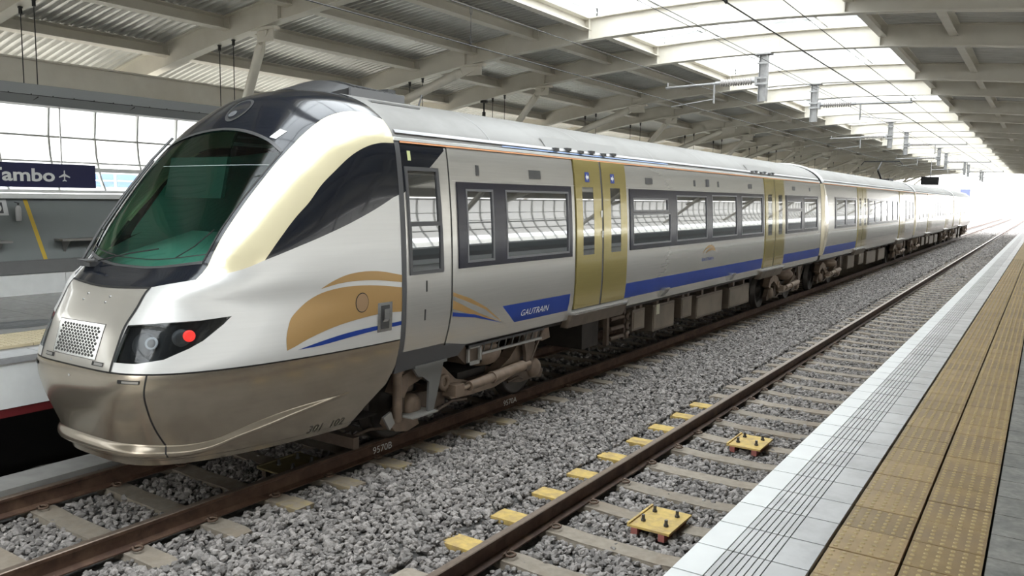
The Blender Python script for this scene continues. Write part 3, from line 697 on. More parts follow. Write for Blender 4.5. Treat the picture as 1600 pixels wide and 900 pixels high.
for xx in (SK0, SK1, -10.8, 0.0):           # stiffener plates
    mb.box((xx-.01, -.09, arc(xx)+.02), (xx+.01, .09, arc(xx)+.40))
for xx in (-5.55, -5.15):                   # bolted splice near the crown
    for q in range(4):
        for r in (.08, .16, .26, .34): mb.tube([(xx+q*.05-.2, -.03, arc(xx)+r), (xx+q*.05-.2, .03, arc(xx)+r)], .014, 6)
mb.box((-5.75, -.022, arc(-5.4)+.05), (-5.0, .022, arc(-5.4)+.38))
rib_me = mb.mesh('roof_rib', M_cream)
for y in RIBS: inst('roof_rib', rib_me, ceil, (0, y, 0))
PURX_L = [-7.80, -9.0, -10.55, -12.15, -13.9, -16.2]
PURX_R = [-2.99, -1.75, -.35, 1.1, 2.6, 5.3]
bays = [(RIBS[i], RIBS[i+1]) for i in range(len(RIBS)-1)]
meshes = {}
def purlin_me(x, L):
    k = ('p', round(x, 2), round(L, 2))
    if k in meshes: return meshes[k]
    z = arc(x); sl = math.atan(-2*.0117*(x-XARC)); mb = MB()
    pr = [(-.075, .19), (.075, .19), (.075, .207), (-.055, .207), (-.055, .40), (.075, .40), (.075, .415), (-.075, .415)]
    c, s = math.cos(sl), math.sin(sl); P = [(x+a*c-b*s, z+a*s+b*c) for a, b in pr]
    mb.prism(P, 'y', .015, L-.015)
    e = [(-.055, .207), (.07, .207), (.07, .40), (-.055, .40)]; P = [(x+a*c-b*s, z+a*s+b*c) for a, b in e]
    mb.prism(P, 'y', .015, .03); mb.prism(P, 'y', L-.03, L-.015)
    meshes[k] = mb.mesh('purlin', M_cream); return meshes[k]
def panel_me(x0, x1, L):
    k = ('c', round(x0, 2), round(L, 2))
    if k in meshes: return meshes[k]
    mb = MB(); n = int(round(L/.155)); ys = []; p = L/n
    for i in range(n):
        for f, h in ((0, 0), (.30, 0), (.42, .045), (.88, .045)): ys.append((p*(i+f), h))
    ys.append((L, 0)); xs_ = [x0, (x0+x1)/2, x1]
    vs = [(x, y, arc(x)+.425+h) for x in xs_ for y, h in ys]; m_ = len(ys)
    mb.add(vs, [(j*m_+i, j*m_+i+1, (j+1)*m_+i+1, (j+1)*m_+i) for j in range(2) for i in range(m_-1)], 0)
    meshes[k] = mb.mesh('roof_panel', M_corr); return meshes[k]
def skypanes(L):
    k = ('s', round(L, 2))
    if k in meshes: return meshes[k]
    out = []
    xs_ = np.linspace(SK0, SK1, 5)
    for i in range(4):
        mb = MB(); q = [(x, arc(x)+.66) for x in np.linspace(xs_[i], xs_[i+1], 4)]; vs = [(x, y, z) for y in (.0, L) for x, z in q]; mb.add(vs, [(j, j+1, 5+j, 4+j) for j in range(3)], 0, True)
        out.append(mb.mesh('skylight_sheet', M_sky))
    mb = MB()
    for x in xs_: mb.box((x-.025, 0, arc(x)+.58), (x+.025, L, arc(x)+.655))
    nb = max(2, int(round(L/1.27)))
    for j in range(nb+1):
        y = L*j/nb
        arch_strip(mb, np.linspace(SK0, SK1, 8), .595, .65, y-.02, y+.02)
    bars = mb.mesh('skylight_frame', M_white)
    mb = MB()
    for x, s in ((SK0, -1), (SK1, 1)): mb.box((x-.02 if s < 0 else x, .02, arc(x)+.415), (x if s < 0 else x+.02, L-.02, arc(x)+.66))
    for x in (SK0+.12, SK1-.12):
        for j in range(nb*2+1): mb.box((x-.012, L*j/(nb*2)-.012, arc(x)+.45), (x+.012, L*j/(nb*2)+.012, arc(x)+.62))
        mb.box((x-.012, 0, arc(x)+.50), (x+.012, L, arc(x)+.52))
    up = mb.mesh('skylight_upstand', M_white)
    meshes[k] = (out, bars, up); return meshes[k]
for bi, (y0, y1) in enumerate(bays):
    L = y1-y0
    for x in PURX_L+PURX_R: inst('purlin', purlin_me(x, L), ceil, (0, y0, 0))
    for PX in (PURX_L, PURX_R):
        for i in range(len(PX)-1):
            a, b = sorted((PX[i], PX[i+1])); inst('roof_panel', panel_me(a, b, L), ceil, (0, y0, 0))
    sh, bars, up = skypanes(L)
    for s in sh: inst('skylight_sheet', s, ceil, (0, y0, 0))
    inst('skylight_frame', bars, ceil, (0, y0, 0)); inst('skylight_upstand', up, ceil, (0, y0, 0))
# deep eave beams either side
for x0, nm in ((-16.3, 'eave_beam'), (5.4, 'eave_beam')):
    z = arc(x0)
    mb = MB(); mb.box((x0-.1, -40, z+.05), (x0+.1, ROOF_END, z+.50)); mb.build(nm, M_cream, ceil)
    mb = MB(); d = .9 if x0 < 0 else -.9; a_, b_ = sorted((x0+d, x0+d+.12)); mb.box((a_, -40, arc(x0+d)-.02), (b_, ROOF_END, arc(x0+d)+.1)); mb.build('eave_gutter', M_cream, ceil)
    xh = -14.05 if x0 < 0 else 4.25; mb = MB(); mb.box((xh-.12, -40, 4.40), (xh+.12, ROOF_END, 4.425)); mb.box((xh-.02, -40, 4.42), (xh+.02, ROOF_END, 4.86)); mb.box((xh-.12, -40, 4.86), (xh+.12, ROOF_END, 4.885)); mb.build('wall_head_beam', M_cream, ceil)
# tree struts from the ribs down to the side wall
def strut(top, bot, r=.085):
    t = Vector(top); b = Vector(bot); d = (t-b).normalized(); mb = MB()
    mb.tube([b, t-d*.42], r, 14); mb.tube([t-d*.46, t-d*.30], [r*1.12, r*.75], 14)
    mb.build('strut', M_cream, ceil)
    mb = MB(); mb.bar(t-d*.45, t+d*.05, .03, .20); mb.box((t.x-.28, t.y-.07, t.z-.02), (t.x+.28, t.y+.07, t.z+.03)); mb.box((t.x-.2, t.y-.012, t.z-.2), (t.x+.2, t.y+.012, t.z)); mb.build('strut_bracket', M_cream, ceil)
for k, y in enumerate(RIBS):
    if -12 < y < 8: continue
    typ1 = min(abs((y-9.33) % 8.45), 8.45-abs((y-9.33) % 8.45)) < .1
    xt = -10.9 if typ1 else -10.6; zt = arc(xt)-.03
    if abs(y-9.33) < .1: xt = -11.2; zt = arc(xt)-.03
    if typ1: strut((xt, y, zt), (-14.3, y+1.33, zt-2.9))
    else: strut((xt, y, zt), (-14.25, y-.88, zt-1.55), .10)
    xm = XARC*2-xt
    if typ1: strut((xm, y, zt), (4.1, y+1.33, zt-2.9))
    else: strut((xm, y, zt), (4.0, y-.88, zt-1.55), .10)
# suspended service trough on rods
tr = empty('service_trough', (-12.25, 8, 4.0), 'long grey service trough hanging on thin black rods above the far platform', 'trough')
mb = MB(); mb.prism([(-12.52, 4.24), (-12.52, 4.02), (-12.42, 3.97), (-12.10, 3.97), (-12.03, 4.08), (-12.03, 4.24), (-12.06, 4.245), (-12.49, 4.245)], 'y', -30, ROOF_END-4); mb.build('body', mat('grey_trough_paint', (.22, .23, .24), .45, .1), tr)
mb = MB(); mb.box((-12.032, -2, 4.085), (-12.024, ROOF_END-4, 4.095)); mb.build('seam', M_rubber, tr)
for i in range(70):
    mb = MB(); mb.tube([(-12.03, .5+i*.3, 4.10), (-12.02, .5+i*.3, 4.10)], .008, 6)
    if i < 60: mb.build('screw', M_rubber, tr)
for i in range(14):
    mb = MB(); mb.bar((-12.035, 4.55+i*1.45, 4.075), (-12.12, 4.42+i*1.45, 3.975), .012, .02); mb.build('joint', M_rubber, tr)
for y in RIBS:
    for x in (-12.42, -12.04):
        mb = MB(); mb.tube([(x, y, 4.24), (x, y, arc(x)-.05)], .008, 5); mb.tube([(x, y, arc(x)-.10), (x, y, arc(x)-.02)], .026, 8); mb.tube([(x, y, arc(x)-.02), (x, y, arc(x)+.0)], .035, 8); mb.build('hanger_rod', M_rubber, tr)
# hanging station sign
sg = empty('station_sign', (-12.25, 5.4, 2.8), 'navy hanging station sign with pale lettering and an aeroplane symbol', 'sign')
mb = MB(); mb.box((-12.30, 2.6, 2.80), (-12.22, 6.885, 3.148)); o = mb.build('board', M_signb, sg)
for y in (3.2, 6.4):
    mb = MB(); mb.tube([(-12.26, y, 3.148), (-12.26, y, 3.968)], .012, 8); mb.build('hanger_rod', mat('pale_rod', (.6, .6, .6), .4, .5), sg)
zt = 2.905
v, f = text_mesh('Tambo', .225, bold=.006); wmax = max(p[0] for p in v)
tw = .92; k = tw/wmax
mb = MB(); mb.add([(-12.215, 6.27-tw+p[0]*k, zt-.012+p[1]*1.12) for p in v], f); mb.build('lettering', M_signt, sg)
# aeroplane symbol, pointing up
def plane_poly(cx, cy, s):
    h = [(0, 1.0), (.10, .86), (.12, .35), (.95, -.15), (.95, -.34), (.12, -.08), (.09, -.62), (.36, -.84), (.36, -.98), (0, -.86)]
    return [(cx+x*s, cy+y*s) for x, y in h]+[(cx-x*s, cy+y*s) for x, y in h[-2:0:-1]]
mb = MB(); P = plane_poly(6.41, 2.975, .085); mb.add([(-12.215, a, b) for a, b in P], [tuple(range(len(P)))]); mb.build('aeroplane_symbol', M_signt, sg)

# ================================================================== OVERHEAD LINE
def wire(name, x, z, r, label, x2=None, z2=None):
    mb = MB(); ys = [-6]+list(np.arange(0, 100, 8.45))+[130]
    mb.tube([(x if x2 is None else x+(x2-x)*(i % 2), y, z) for i, y in enumerate(ys)], r, 6)
    tag(mb.build(name, M_wire), label, 'wire')
wire('contact_wire', XL, 4.88, .0075, 'lowest black overhead wire above the train roof')
wire('messenger_wire', XL, 5.40, .0065, 'thin upper overhead wire above the train, over the contact wire')
wire('contact_wire', -3.05, 4.90, .0085, 'thick black overhead wire above the empty track')
wire('messenger_wire', -3.09, 5.40, .006, 'thin rightmost overhead wire above the empty track')
wire('earth_wire', -5.40, 5.76, .006, 'left of the twin wires running along the mast tops')
wire('earth_wire', -5.18, 5.72, .006, 'right of the twin wires running along the mast tops')
bz = empty('wire_insulator', (-3.05, 8.72, 4.9), 'small black insulator bead standing on the thick wire above the empty track', 'insulator')
mb = MB(); mb.lathe((-3.05, 8.72, 4.74+.14), [(.003, .0), (.022, .02), (.012, .04), (.026, .06), (.022, .11), (.008, .15), (.002, .17)], 'z', 10); mb.build('bead', M_wire, bz)
hl = empty('wire_hanger', (XL-.0, 9.0, 4.9), 'thin looped wire hanger between the two wires over the train front', 'hanger')
yh = 9.35
mb = MB(); mb.tube([(XL, yh, 4.88), (XL, yh, 5.40)], .004, 5)
for z0 in (4.9, 5.30): mb.tube([(XL, yh+.03*math.cos(t), z0+.05+.05*math.sin(t)) for t in np.linspace(0, 6.28, 12)], .004, 5)
mb.build('hanger', M_wire, hl)
hk = empty('hanging_hook', (-12.7, 17.78, 5.3), 'short black hook hanging from a roof rib over the train roof', 'hook')
mb = MB(); mb.tube([(-12.7, 17.78, arc(-12.7)), (-12.7, 17.78, arc(-12.7)-.06)], .10, 10); mb.tube([(-12.7, 17.78, arc(-12.7)-.06), (-12.7, 17.78, arc(-12.7)-.30)], .022, 8); mb.tube([(-12.7, 17.78, arc(-12.7)-.30), (-12.7, 17.78, arc(-12.7)-.48)], .045, 8); mb.build('hook', M_rubber, hk)
def mast(y, side, label):
    x = -5.32 if side < 0 else -5.45; t = empty('catenary_mast', (x, y, 5.9), label, 'overhead line mast', None)
    zt = arc(x); mb = MB()
    mb.box((x-.08, y-.012, 4.92), (x+.08, y+.012, zt-.02)); mb.box((x-.085, y-.08, 4.92), (x-.075, y+.08, zt-.02)); mb.box((x+.075, y-.08, 4.92), (x+.085, y+.08, zt-.02)); mb.box((x-.17, y-.11, zt-.03), (x+.17, y+.11, zt-.005))
    mb.box((x-.12, y-.1, 5.70), (x+.12, y-.085, 5.74)); mb.build('post', M_mast, t)
    zi = 5.36; s = side; x0 = x+s*.10
    mb = MB(); mb.box((min(x-s*.12, x0+s*.02), y-.1, zi-.09), (max(x-s*.12, x0+s*.02), y-.085, zi-.05)); mb.box((min(x-s*.12, x0+s*.02), y-.1, zi+.03), (max(x-s*.12, x0+s*.02), y-.085, zi+.07)); mb.tube([(x0, y, zi), (x0+s*.14, y, zi)], .04, 8); mb.box((min(x0, x0+s*.06), y-.09, zi-.1), (max(x0, x0+s*.06), y+.09, zi+.08)); mb.build('clamp', M_mast, t)
    pr = []; x1 = .14
    for q in range(13): pr += [(.026, x1+q*.055), (.078, x1+.018+q*.055), (.078, x1+.030+q*.055), (.026, x1+.044+q*.055)]
    mb = MB(); mb.lathe((x0, y, zi), [(r, o*s) for r, o in pr], 'x', 14); mb.build('insulator', M_insul, t)
    xe = -7.55 if side < 0 else -3.05; xs_ = x0+s*.86
    mb = MB(); mb.tube([(xs_, y, zi), (xe, y, 5.33)], .026, 8); mb.tube([(xs_-s*.03, y, zi), (xs_+s*.1, y, zi)], .04, 8); mb.tube([(xe-s*.04, y, 5.30), (xe-s*.04, y, 5.44)], .02, 6); mb.build('cantilever_tube', M_mast, t)
    xd = -6.40 if side < 0 else -4.28
    mb = MB(); mb.tube([(xd, y, 5.34), (xd, y, 4.93)], .022, 8); mb.build('drop_tube', M_mast, t)
    mb = MB(); mb.tube([(xd, y, 5.02), (-7.40 if side < 0 else -3.25, y, 4.90)], .012, 6); mb.build('steady_arm', M_mast, t)
mast(17.78, -1, 'nearest overhead mast between the tracks, its arm reaching left over the train')
mast(22.9, 1, 'second overhead mast, its arm reaching right over the empty track')
for i, y in enumerate((34.68, 39.8, 51.58, 56.7, 68.48, 73.6, 85.4, 90.5)):
    mast(y, -1 if i % 2 == 0 else 1, ['third', 'fourth', 'fifth', 'sixth', 'seventh', 'eighth', 'ninth', 'tenth'][i]+' overhead mast along the skylight, arm reaching '+('left' if i % 2 == 0 else 'right'))
t = empty('hanging_display', (XL, 66.6, 4.4), 'small black box hanging under the roof above the train far away', 'display')
mb = MB(); mb.box((XL-1.0, 66.4, 4.15), (XL+.15, 66.9, 4.75)); mb.build('housing', M_dark, t); mb = MB(); mb.tube([(XL-.4, 66.6, 4.75), (XL-.4, 66.6, 5.9)], .03, 6); mb.build('rod', M_mast, t)
t = empty('platform_sign', (-7.5, 112, -.4), 'tiny blue sign on a post in the glare beyond the train', 'sign')
mb = MB(); mb.box((-9.0, 112, 3.6), (-7.9, 112.1, 4.6)); mb.build('board', mat('blue_sign_board', (.1, .12, .6), .4), t); mb = MB(); mb.tube([(-8.4, 112.1, -.4), (-8.4, 112.1, 4.3)], .05, 8); mb.build('post', M_mast, t)
# ================================================================== THE TRAIN
TRG = 'carriages of the standing train'
nz = nose_map
def N2(pts, spl=True): return [(a/45.0, s) for a, s in pts]
def half(pts): return N2(pts)
def mirror(pts): return [(-a, s) for a, s in pts][::-1]
# outlines on the nose (degrees round the nose, arc length up from the skirt edge)
band_left = N2([(34.8,1.649),(34.6,1.89),(35.2,2.103),(36.4,2.349),(37.6,2.517),(39.6,2.739),(43.2,2.962),(51.4,3.169),(61.5,3.275),(74.0,3.31),(90.0,3.22)])
band_right = N2([(47.8,1.807),(49.6,1.994),(52.0,2.206),(53.6,2.295),(56.4,2.498),(59.0,2.600),(65.2,2.779),(71.8,2.868),(78.8,2.912),(90,2.930)])
band_low = N2([(34.8,1.649),(39.4,1.688),(43.8,1.733),(47.8,1.807)])
cap_low = N2([(0,1.553),(11.8,1.562),(23.4,1.579),(28.5,1.612),(34.8,1.649)])
hood_edge = N2([(23.4,1.579),(23.0,1.422),(22.0,1.269),(21.8,1.091),(21.8,.900)])
BL = spline2(band_left, 5); BR = spline2(band_right, 5); BW = spline2(band_low, 3); CL = spline2(cap_low, 4); HE = spline2(hood_edge, 4)
cap_half = CL+BL[1:]+[(2.0, SS[-1])]
cap_poly = [p for p in cap_half]+[(-a, s) for a, s in cap_half[::-1]][:-1]
gb = spline2(N2([(0,1.722),(10.6,1.726),(19,1.745),(32.6,1.80)]), 3)
gt = spline2(N2([(38.6,2.78),(31.2,2.888),(21.6,2.967),(9,3.018),(0,3.03)]), 4)
ge = N2([(32.9,1.89),(33.4,2.103),(34.8,2.349),(36.2,2.517)])
glass_half = gb+ge+gt
glass_poly = glass_half+[(-a, s) for a, s in glass_half[::-1]][1:-1]
hood_half = [(0, .900)]+HE[::-1]+CL[:9][::-1][1:]
CLx = [p for p in CL if p[0] <= 23.4/45]
hood_half = [(0, .900)]+HE[::-1]+CLx[::-1][1:]
hood_poly = hood_half+[(-a, s) for a, s in hood_half[::-1]][1:-1]
hl = [(22.8,1.275),(32.8,1.303),(40.8,1.315),(47.0,1.338),(46.0,1.275),(44.6,1.215),(43.0,1.150),(40.6,1.090),(36.2,1.012),(29.6,.978),(22.0,.977),(22.2,1.12)]
HLp = N2(hl)
win = BR+N2([(90,2.40),(86.6,2.369),(72.6,2.177),(63.2,2.043),(55.2,1.925)])
band = BW+BR[1:]+BL[::-1][:-1]
lipT = [(0,.215),(13,.217),(23,.217),(32.6,.212),(38,.198),(42,.194),(46,.207),(50.4,.262),(54.8,.316),(61.4,.372),(70,.402),(77,.42)]
lipB = [(77,.41),(70,.375),(61.6,.300),(54.6,.232),(50.4,.198),(45.8,.133),(42.2,.100),(34.6,.09),(20,.09),(0,.09)]
lt = spline2(N2(lipT), 3); lb = spline2(N2(lipB), 3)
lip = lt+lb; lip_poly = lt+lb[:-1]+mirror(lb[:-1])+mirror(lt[1:])
cut = N2([(77.5,-.01),(78.5,.02),(82.4,.205),(88,.405),(90.2,.62),(91,-.01)])
seam_poly = [(-2.01, .885), (2.01, .885), (2.01, .900), (-2.01, .900)]
regions = [('cut', cut, 0, None), ('cut', mirror(cut), 0, None),
    ('windscreen', glass_poly, -.004, M_wind),
    ('headlight', HLp, -.002, M_lens), ('headlight', mirror(HLp), -.002, M_lens),
    ('cab_side_window', win, .001, M_black), ('cab_side_window', mirror(win), .001, M_black),
    ('gold_band', band, 0, M_band), ('gold_band', mirror(band), 0, M_band),
    ('black_cap', cap_poly, 0, M_black), ('hood_panel', hood_poly, .003, M_hood),
    ('skirt_joint', seam_poly, -.02, M_rubber),
    ('lower_skirt', [(-2.01, -.01), (2.01, -.01), (2.01, .885), (-2.01, .885)], 0, M_cham),
    ('nose_shell', [(-2.01, .90), (2.01, .90), (2.01, 9), (-2.01, 9)], 0, M_silver_up)]
gu = np.linspace(-2, 2, 121); gs = np.r_[np.arange(0, SS[-1]-.03, .055), SS[-1]]
vs, res = surface_parts(nz, gu, gs, regions, True, .05)
car1 = empty('train_carriage', (XC, 12, 0), 'leading carriage of the silver train with the sloping black and gold streamlined cab', 'train carriage', TRG)
for k, (nm, poly, off, mt_) in enumerate(regions):
    if nm == 'cut': continue
    fs = res[k]
    surf_obj(nm, nz, vs, fs, mt_, car1, off=off, rim=.03)
# swollen bumper lip: an upward-facing ledge with a tight underside, sweeping up along each flank
ltx, lts = [p[0] for p in lt], [p[1] for p in lt]; lbx, lbs = [p[0] for p in lb[::-1]], [p[1] for p in lb[::-1]]
def lipmap(u, s_):
    u = np.asarray(u, float); s_ = np.asarray(s_, float); a = np.abs(u); P = nz(u, s_)
    top = np.interp(a, ltx, lts)+.012; bot = np.interp(a, lbx, lbs)-.012; wd = np.maximum(top-bot, 1e-3)
    t = np.clip((s_-bot)/wd, 0, 1); h = np.where(t > .3, np.sin((1-t)/.7*math.pi/2)**1.3, np.sin(t/.3*math.pi/2)**.8)*.062*np.clip((wd-.024)/.10, 0, 1)**.6*np.clip((77/45-a)/.5, 0, 1)**.5
    N = surf_normals(nz, np.c_[u.ravel(), s_.ravel()]).reshape(P.shape); c = P-np.array([XC, 0, 0]); c[..., 1] = P[..., 1]-5.8; c[..., 2] = 0
    N = N*np.where(np.sum(N*c, axis=-1, keepdims=True) < 0, -1, 1); N[..., 2] = 0; N /= np.linalg.norm(N, axis=-1, keepdims=True)
    return P+N*(h[..., None]+.0015)
uu_ = np.linspace(-76.5/45, 76.5/45, 180); tt_ = np.r_[np.linspace(0, .3, 7), np.linspace(.3, 1, 10)[1:]]
U_, T_ = np.meshgrid(uu_, tt_); top_ = np.interp(np.abs(U_), ltx, lts)+.012; bot_ = np.interp(np.abs(U_), lbx, lbs)-.012
LP = lipmap(U_, bot_+(top_-bot_)*T_); n_ = len(uu_); mb = MB()
mb.add([tuple(p) for p in LP.reshape(-1, 3)], [(j*n_+i, j*n_+i+1, (j+1)*n_+i+1, (j+1)*n_+i) for j in range(len(tt_)-1) for i in range(n_-1)], 0, True); mb.build('bumper_lip', M_cham, car1)
# joints and film lines on the nose
ribbon('panel_joint', nz, CL[:0]+[(a, s) for a, s in spline2(N2([(-23.4,1.572),(0,1.546),(23.4,1.572)]), 6)], .022, M_rubber, car1, .005)
for sgn in (1, -1):
    ribbon('panel_joint', nz, [(a*sgn, s) for a, s in HE], .022, M_rubber, car1, .005)
    vj = spline2(N2([(33.4*sgn,.885),(33.2*sgn,.745),(33.6*sgn,.573),(34.4*sgn,.37),(35.8*sgn,.207)]), 4); ribbon('panel_joint', nz, vj, .014, M_rubber, car1, .002)
    ribbon('panel_joint', lipmap, [(.795*sgn, .21), (.79*sgn, .15), (.80*sgn, .08)], .014, M_rubber, car1, .003)
    ribbon('glass_seal', nz, [(a*sgn, s) for a, s in gt], [.03, .035, .03], M_darkgrey, car1, .004)
    ribbon('glass_seal', nz, [(a*sgn, s) for a, s in [gb[-1]]+ge+[gt[0]]], .016, M_rubber, car1, .003)
    ribbon('glass_seal', nz, [(a*sgn, s-.012) for a, s in gb], .03, M_darkgrey, car1, .003)
    ribbon('glass_seal', nz, [(a*sgn, s+.055) for a, s in gb], .012, M_rubber, car1, .004)
ribbon('glass_seam', nz, N2([(-21.5,2.641),(0,2.645),(37,2.652)]), .006, mat('pale_hairline', (.35, .42, .4), .5), car1, .002)
# painted swooshes on both flanks
swA = spline2(N2([(59.9,.985),(59.3,1.10),(59.3,1.20),(59.6,1.28),(60.8,1.35),(62.6,1.42),(65.4,1.476),(70,1.510),(76.4,1.512),(83.6,1.485),(90,1.446)]), 3)
swAl = spline2(N2([(90,1.194),(84,1.206),(76.4,1.185),(69.6,1.138),(64.2,1.066),(60.2,.985)]), 3)
swB = spline2(N2([(65,1.515),(67.6,1.579),(70.6,1.625),(74.4,1.645),(80.8,1.639),(90,1.575)]), 3); swBl = spline2(N2([(90,1.50),(81.4,1.547),(75.2,1.562),(69.6,1.552),(65,1.515)]), 3)
blA = spline2(N2([(62.2,.978),(67,1.022),(73.2,1.063),(81.2,1.085),(90,1.093)]), 3); blAl = spline2(N2([(90,1.052),(81.4,1.042),(73.4,1.014),(67,.985),(62.2,.978)]), 3)
def film(name, mapf, polys, material, parent, off=.0025, su=.09, ss_=.05):
    """thin coloured film cut to outlines lying on the sheet"""
    for poly in polys:
        P = np.array(poly); u0, u1, s0, s1 = P[:,0].min(), P[:,0].max(), P[:,1].min(), P[:,1].max()
        gu_ = np.linspace(u0, u1, max(2, int((u1-u0)/su)+2)); gs_ = np.linspace(s0, s1, max(2, int((s1-s0)/ss_)+2))
        v_, r_ = surface_parts(mapf, gu_, gs_, [(name, poly, 0, None)], False, .05)
        surf_obj(name, mapf, v_, r_[0], material, parent, off=off, rim=0)
for sgn in (1, -1):
    fl_ = lambda P: [(a*sgn, s) for a, s in P]
    film('gold_swoosh', nz, [fl_(swA+swAl[:-1]), fl_(swB+swBl[:-1])], M_swoosh, car1); film('blue_swoosh', nz, [fl_(blA+blAl[:-1])], M_blue, car1)
    # round hatch and the inset handle
    for (a0, s0, r0, r1, mm, oo) in ((77.0, 1.343, .085, .086, M_rubber, .004), (77.0, 1.343, .0, .078, mat('bronze_hatch', (.40, .26, .15), .3, .4), .007)):
        n = 24; mb = MB(); aspect = 2.75*math.sin(math.radians(77))/1.0
        q = nz(np.array([a0/45]), np.array([s0]))[0]
        ring = []
        for k in range(n):
            t_ = 2*math.pi*k/n; y = q[1]+r1*math.cos(t_); z = q[2]+r1*1.15*math.sin(t_)
            ring.append((y, z))
        def onside(y, z, off):
            s_ = s_of(z); Wd = np.interp(s_, SS, PP[:,0]); tip = np.interp(s_, SS, T_TIP); a_ = np.interp(s_, SS, T_A); b_ = np.interp(s_, SS, T_B)
            c_ = min(1, max(0, (YR-y)/(YR-tip))); return (XC+sgn*(Wd*(1-c_**b_)**(1/a_)+off), y, z)
        mb.add([onside(y, z, oo) for y, z in ring], [tuple(range(n))]); mb.build('round_hatch', mm, car1)
    hb = MB()
    def pad(y0, y1, z0, z1, off, mi):
        k = 3; vs_ = [onside(y0+(y1-y0)*i/k, z0+(z1-z0)*j/k, off) for j in range(k+1) for i in range(k+1)]
        hb.add(vs_, [(j*(k+1)+i, j*(k+1)+i+1, (j+1)*(k+1)+i+1, (j+1)*(k+1)+i) for j in range(k) for i in range(k)], mi)
    pad(5.94, 6.15, 1.40, 1.70, .006, 0); pad(5.985, 6.105, 1.43, 1.67, .010, 1); pad(6.01, 6.085, 1.535, 1.635, .03, 0)
    hb.add([onside(6.01, 1.535, .03), onside(6.085, 1.535, .03), onside(6.085, 1.50, .01), onside(6.01, 1.50, .01)], [(0,1,2,3)], 0)
    hb.build('door_release', [M_steel, M_darkgrey], car1)
    # head lamp bulbs inside the lens, on a black backing
    bk = [p for p in HLp]; bk = [(a*sgn, s) for a, s in bk]
    film('lamp_housing', nz, [bk], mat('black_lamp_housing', (.012, .013, .016), .3), car1, off=-.045, su=.06)
    for (a0, s0, r_, mm, nm) in ((29.5, 1.135, .105, M_darkgrey, 'lamp_ring'), (31.6, 1.145, .055, mat('pale_lamp_lens', (.72, .74, .76), .25), 'head_lamp'), (38.2, 1.185, .075, M_darkgrey, 'lamp_ring'), (39.8, 1.196, .05, M_lampred, 'tail_lamp')):
        c0 = nz(np.array([a0*sgn/45]), np.array([s0]))[0]; uv = np.array([[a0*sgn/45, s0]]); nn = surf_normals(nz, uv)[0]; nn = nn*(1 if nn[1] < 0 else -1)
        c0 = c0-nn*(.034 if 'ring' in nm else .022); T1 = np.cross(nn, [0, 0, 1]); T1 /= np.linalg.norm(T1); T2 = np.cross(nn, T1)
        mb = MB(); n = 20; pr_ = [(r_, 0), (r_*.9, .008), (r_*.5, -.004 if nm == 'head_lamp' else .012), (.001, -.01 if nm == 'head_lamp' else .014)]
        vs_ = [tuple(c0+nn*o+(T1*math.cos(2*math.pi*j/n)+T2*math.sin(2*math.pi*j/n))*r) for r, o in pr_ for j in range(n)]
        mb.add(vs_, [(i*n+j, i*n+(j+1) % n, (i+1)*n+(j+1) % n, (i+1)*n+j) for i in range(len(pr_)-1) for j in range(n)], 0, True); mb.build(nm, mm, car1)
    # latches
    for (a0, s0, w_, h_) in ((15.2, .945, .115, .034), (28.5, .826, .13, .030)):
        film('latch', nz, [[((a0-w_*26)*sgn/45, s0-h_/2), ((a0+w_*26)*sgn/45, s0-h_/2), ((a0+w_*26)*sgn/45, s0+h_/2), ((a0-w_*26)*sgn/45, s0+h_/2)]], M_rubber, car1, .006)
        film('latch_cover', nz, [[((a0-w_*14)*sgn/45, s0-h_*.32), ((a0+w_*24)*sgn/45, s0-h_*.32), ((a0+w_*24)*sgn/45, s0+h_*.32), ((a0-w_*14)*sgn/45, s0+h_*.32)]], mat('grey_latch', (.35, .34, .32), .35, .6), car1, .009)
# grille plate with its round holes
gp = N2([(-13.5,.972),(13.3,.972),(13.3,1.259),(-14.8,1.250)]); film('panel_joint', nz, [[(a*1.03, s+(.006 if s > 1.1 else -.006)) for a, s in gp]], mat('thin_dark_joint', (.1, .09, .08), .5), car1, .0035)
film('grille_plate', nz, [gp], mat('grille_plate_metal', (.60, .60, .57), .22, .75), car1, .006)
gh = MB()
rows = 10
for r in range(rows):
    for c in range(13 if r % 2 == 0 else 12):
        a0 = (-12.0+c*1.93+(0 if r % 2 == 0 else .965)); s0 = 1.003+r*.0245; k = 8; q = []
        for j in range(k):
            t_ = 2*math.pi*j/k; q.append((a0/45+.0140*math.cos(t_), s0+.0125*math.sin(t_)))
        q = np.array(q); P = nz(q[:,0], q[:,1]); P[:,1] -= .0095; gh.add(P, [tuple(range(k))])
tag(gh.build('grille_holes', mat('dark_grille_hole', (.05, .05, .048), .6), car1), kind='stuff')
for a0 in (-7, 7):
    for ds in (0, .05):
        q = nz(np.array([(a0+(1 if ds else 0))/45]), np.array([1.428+ds]))[0]; mb = MB(); mb.tube([(q[0], q[1]+.0, q[2]), (q[0], q[1]-.012, q[2])], .010, 8); mb.build('stud', M_steel, car1)
for (a0, s0) in ((-1, .935), (-1.5, .80)):
    q = nz(np.array([a0/45]), np.array([s0]))[0]; mb = MB(); mb.tube([(q[0], q[1]+.01, q[2]), (q[0], q[1]-.005, q[2])], .012, 8); mb.build('stud', M_steel, car1)
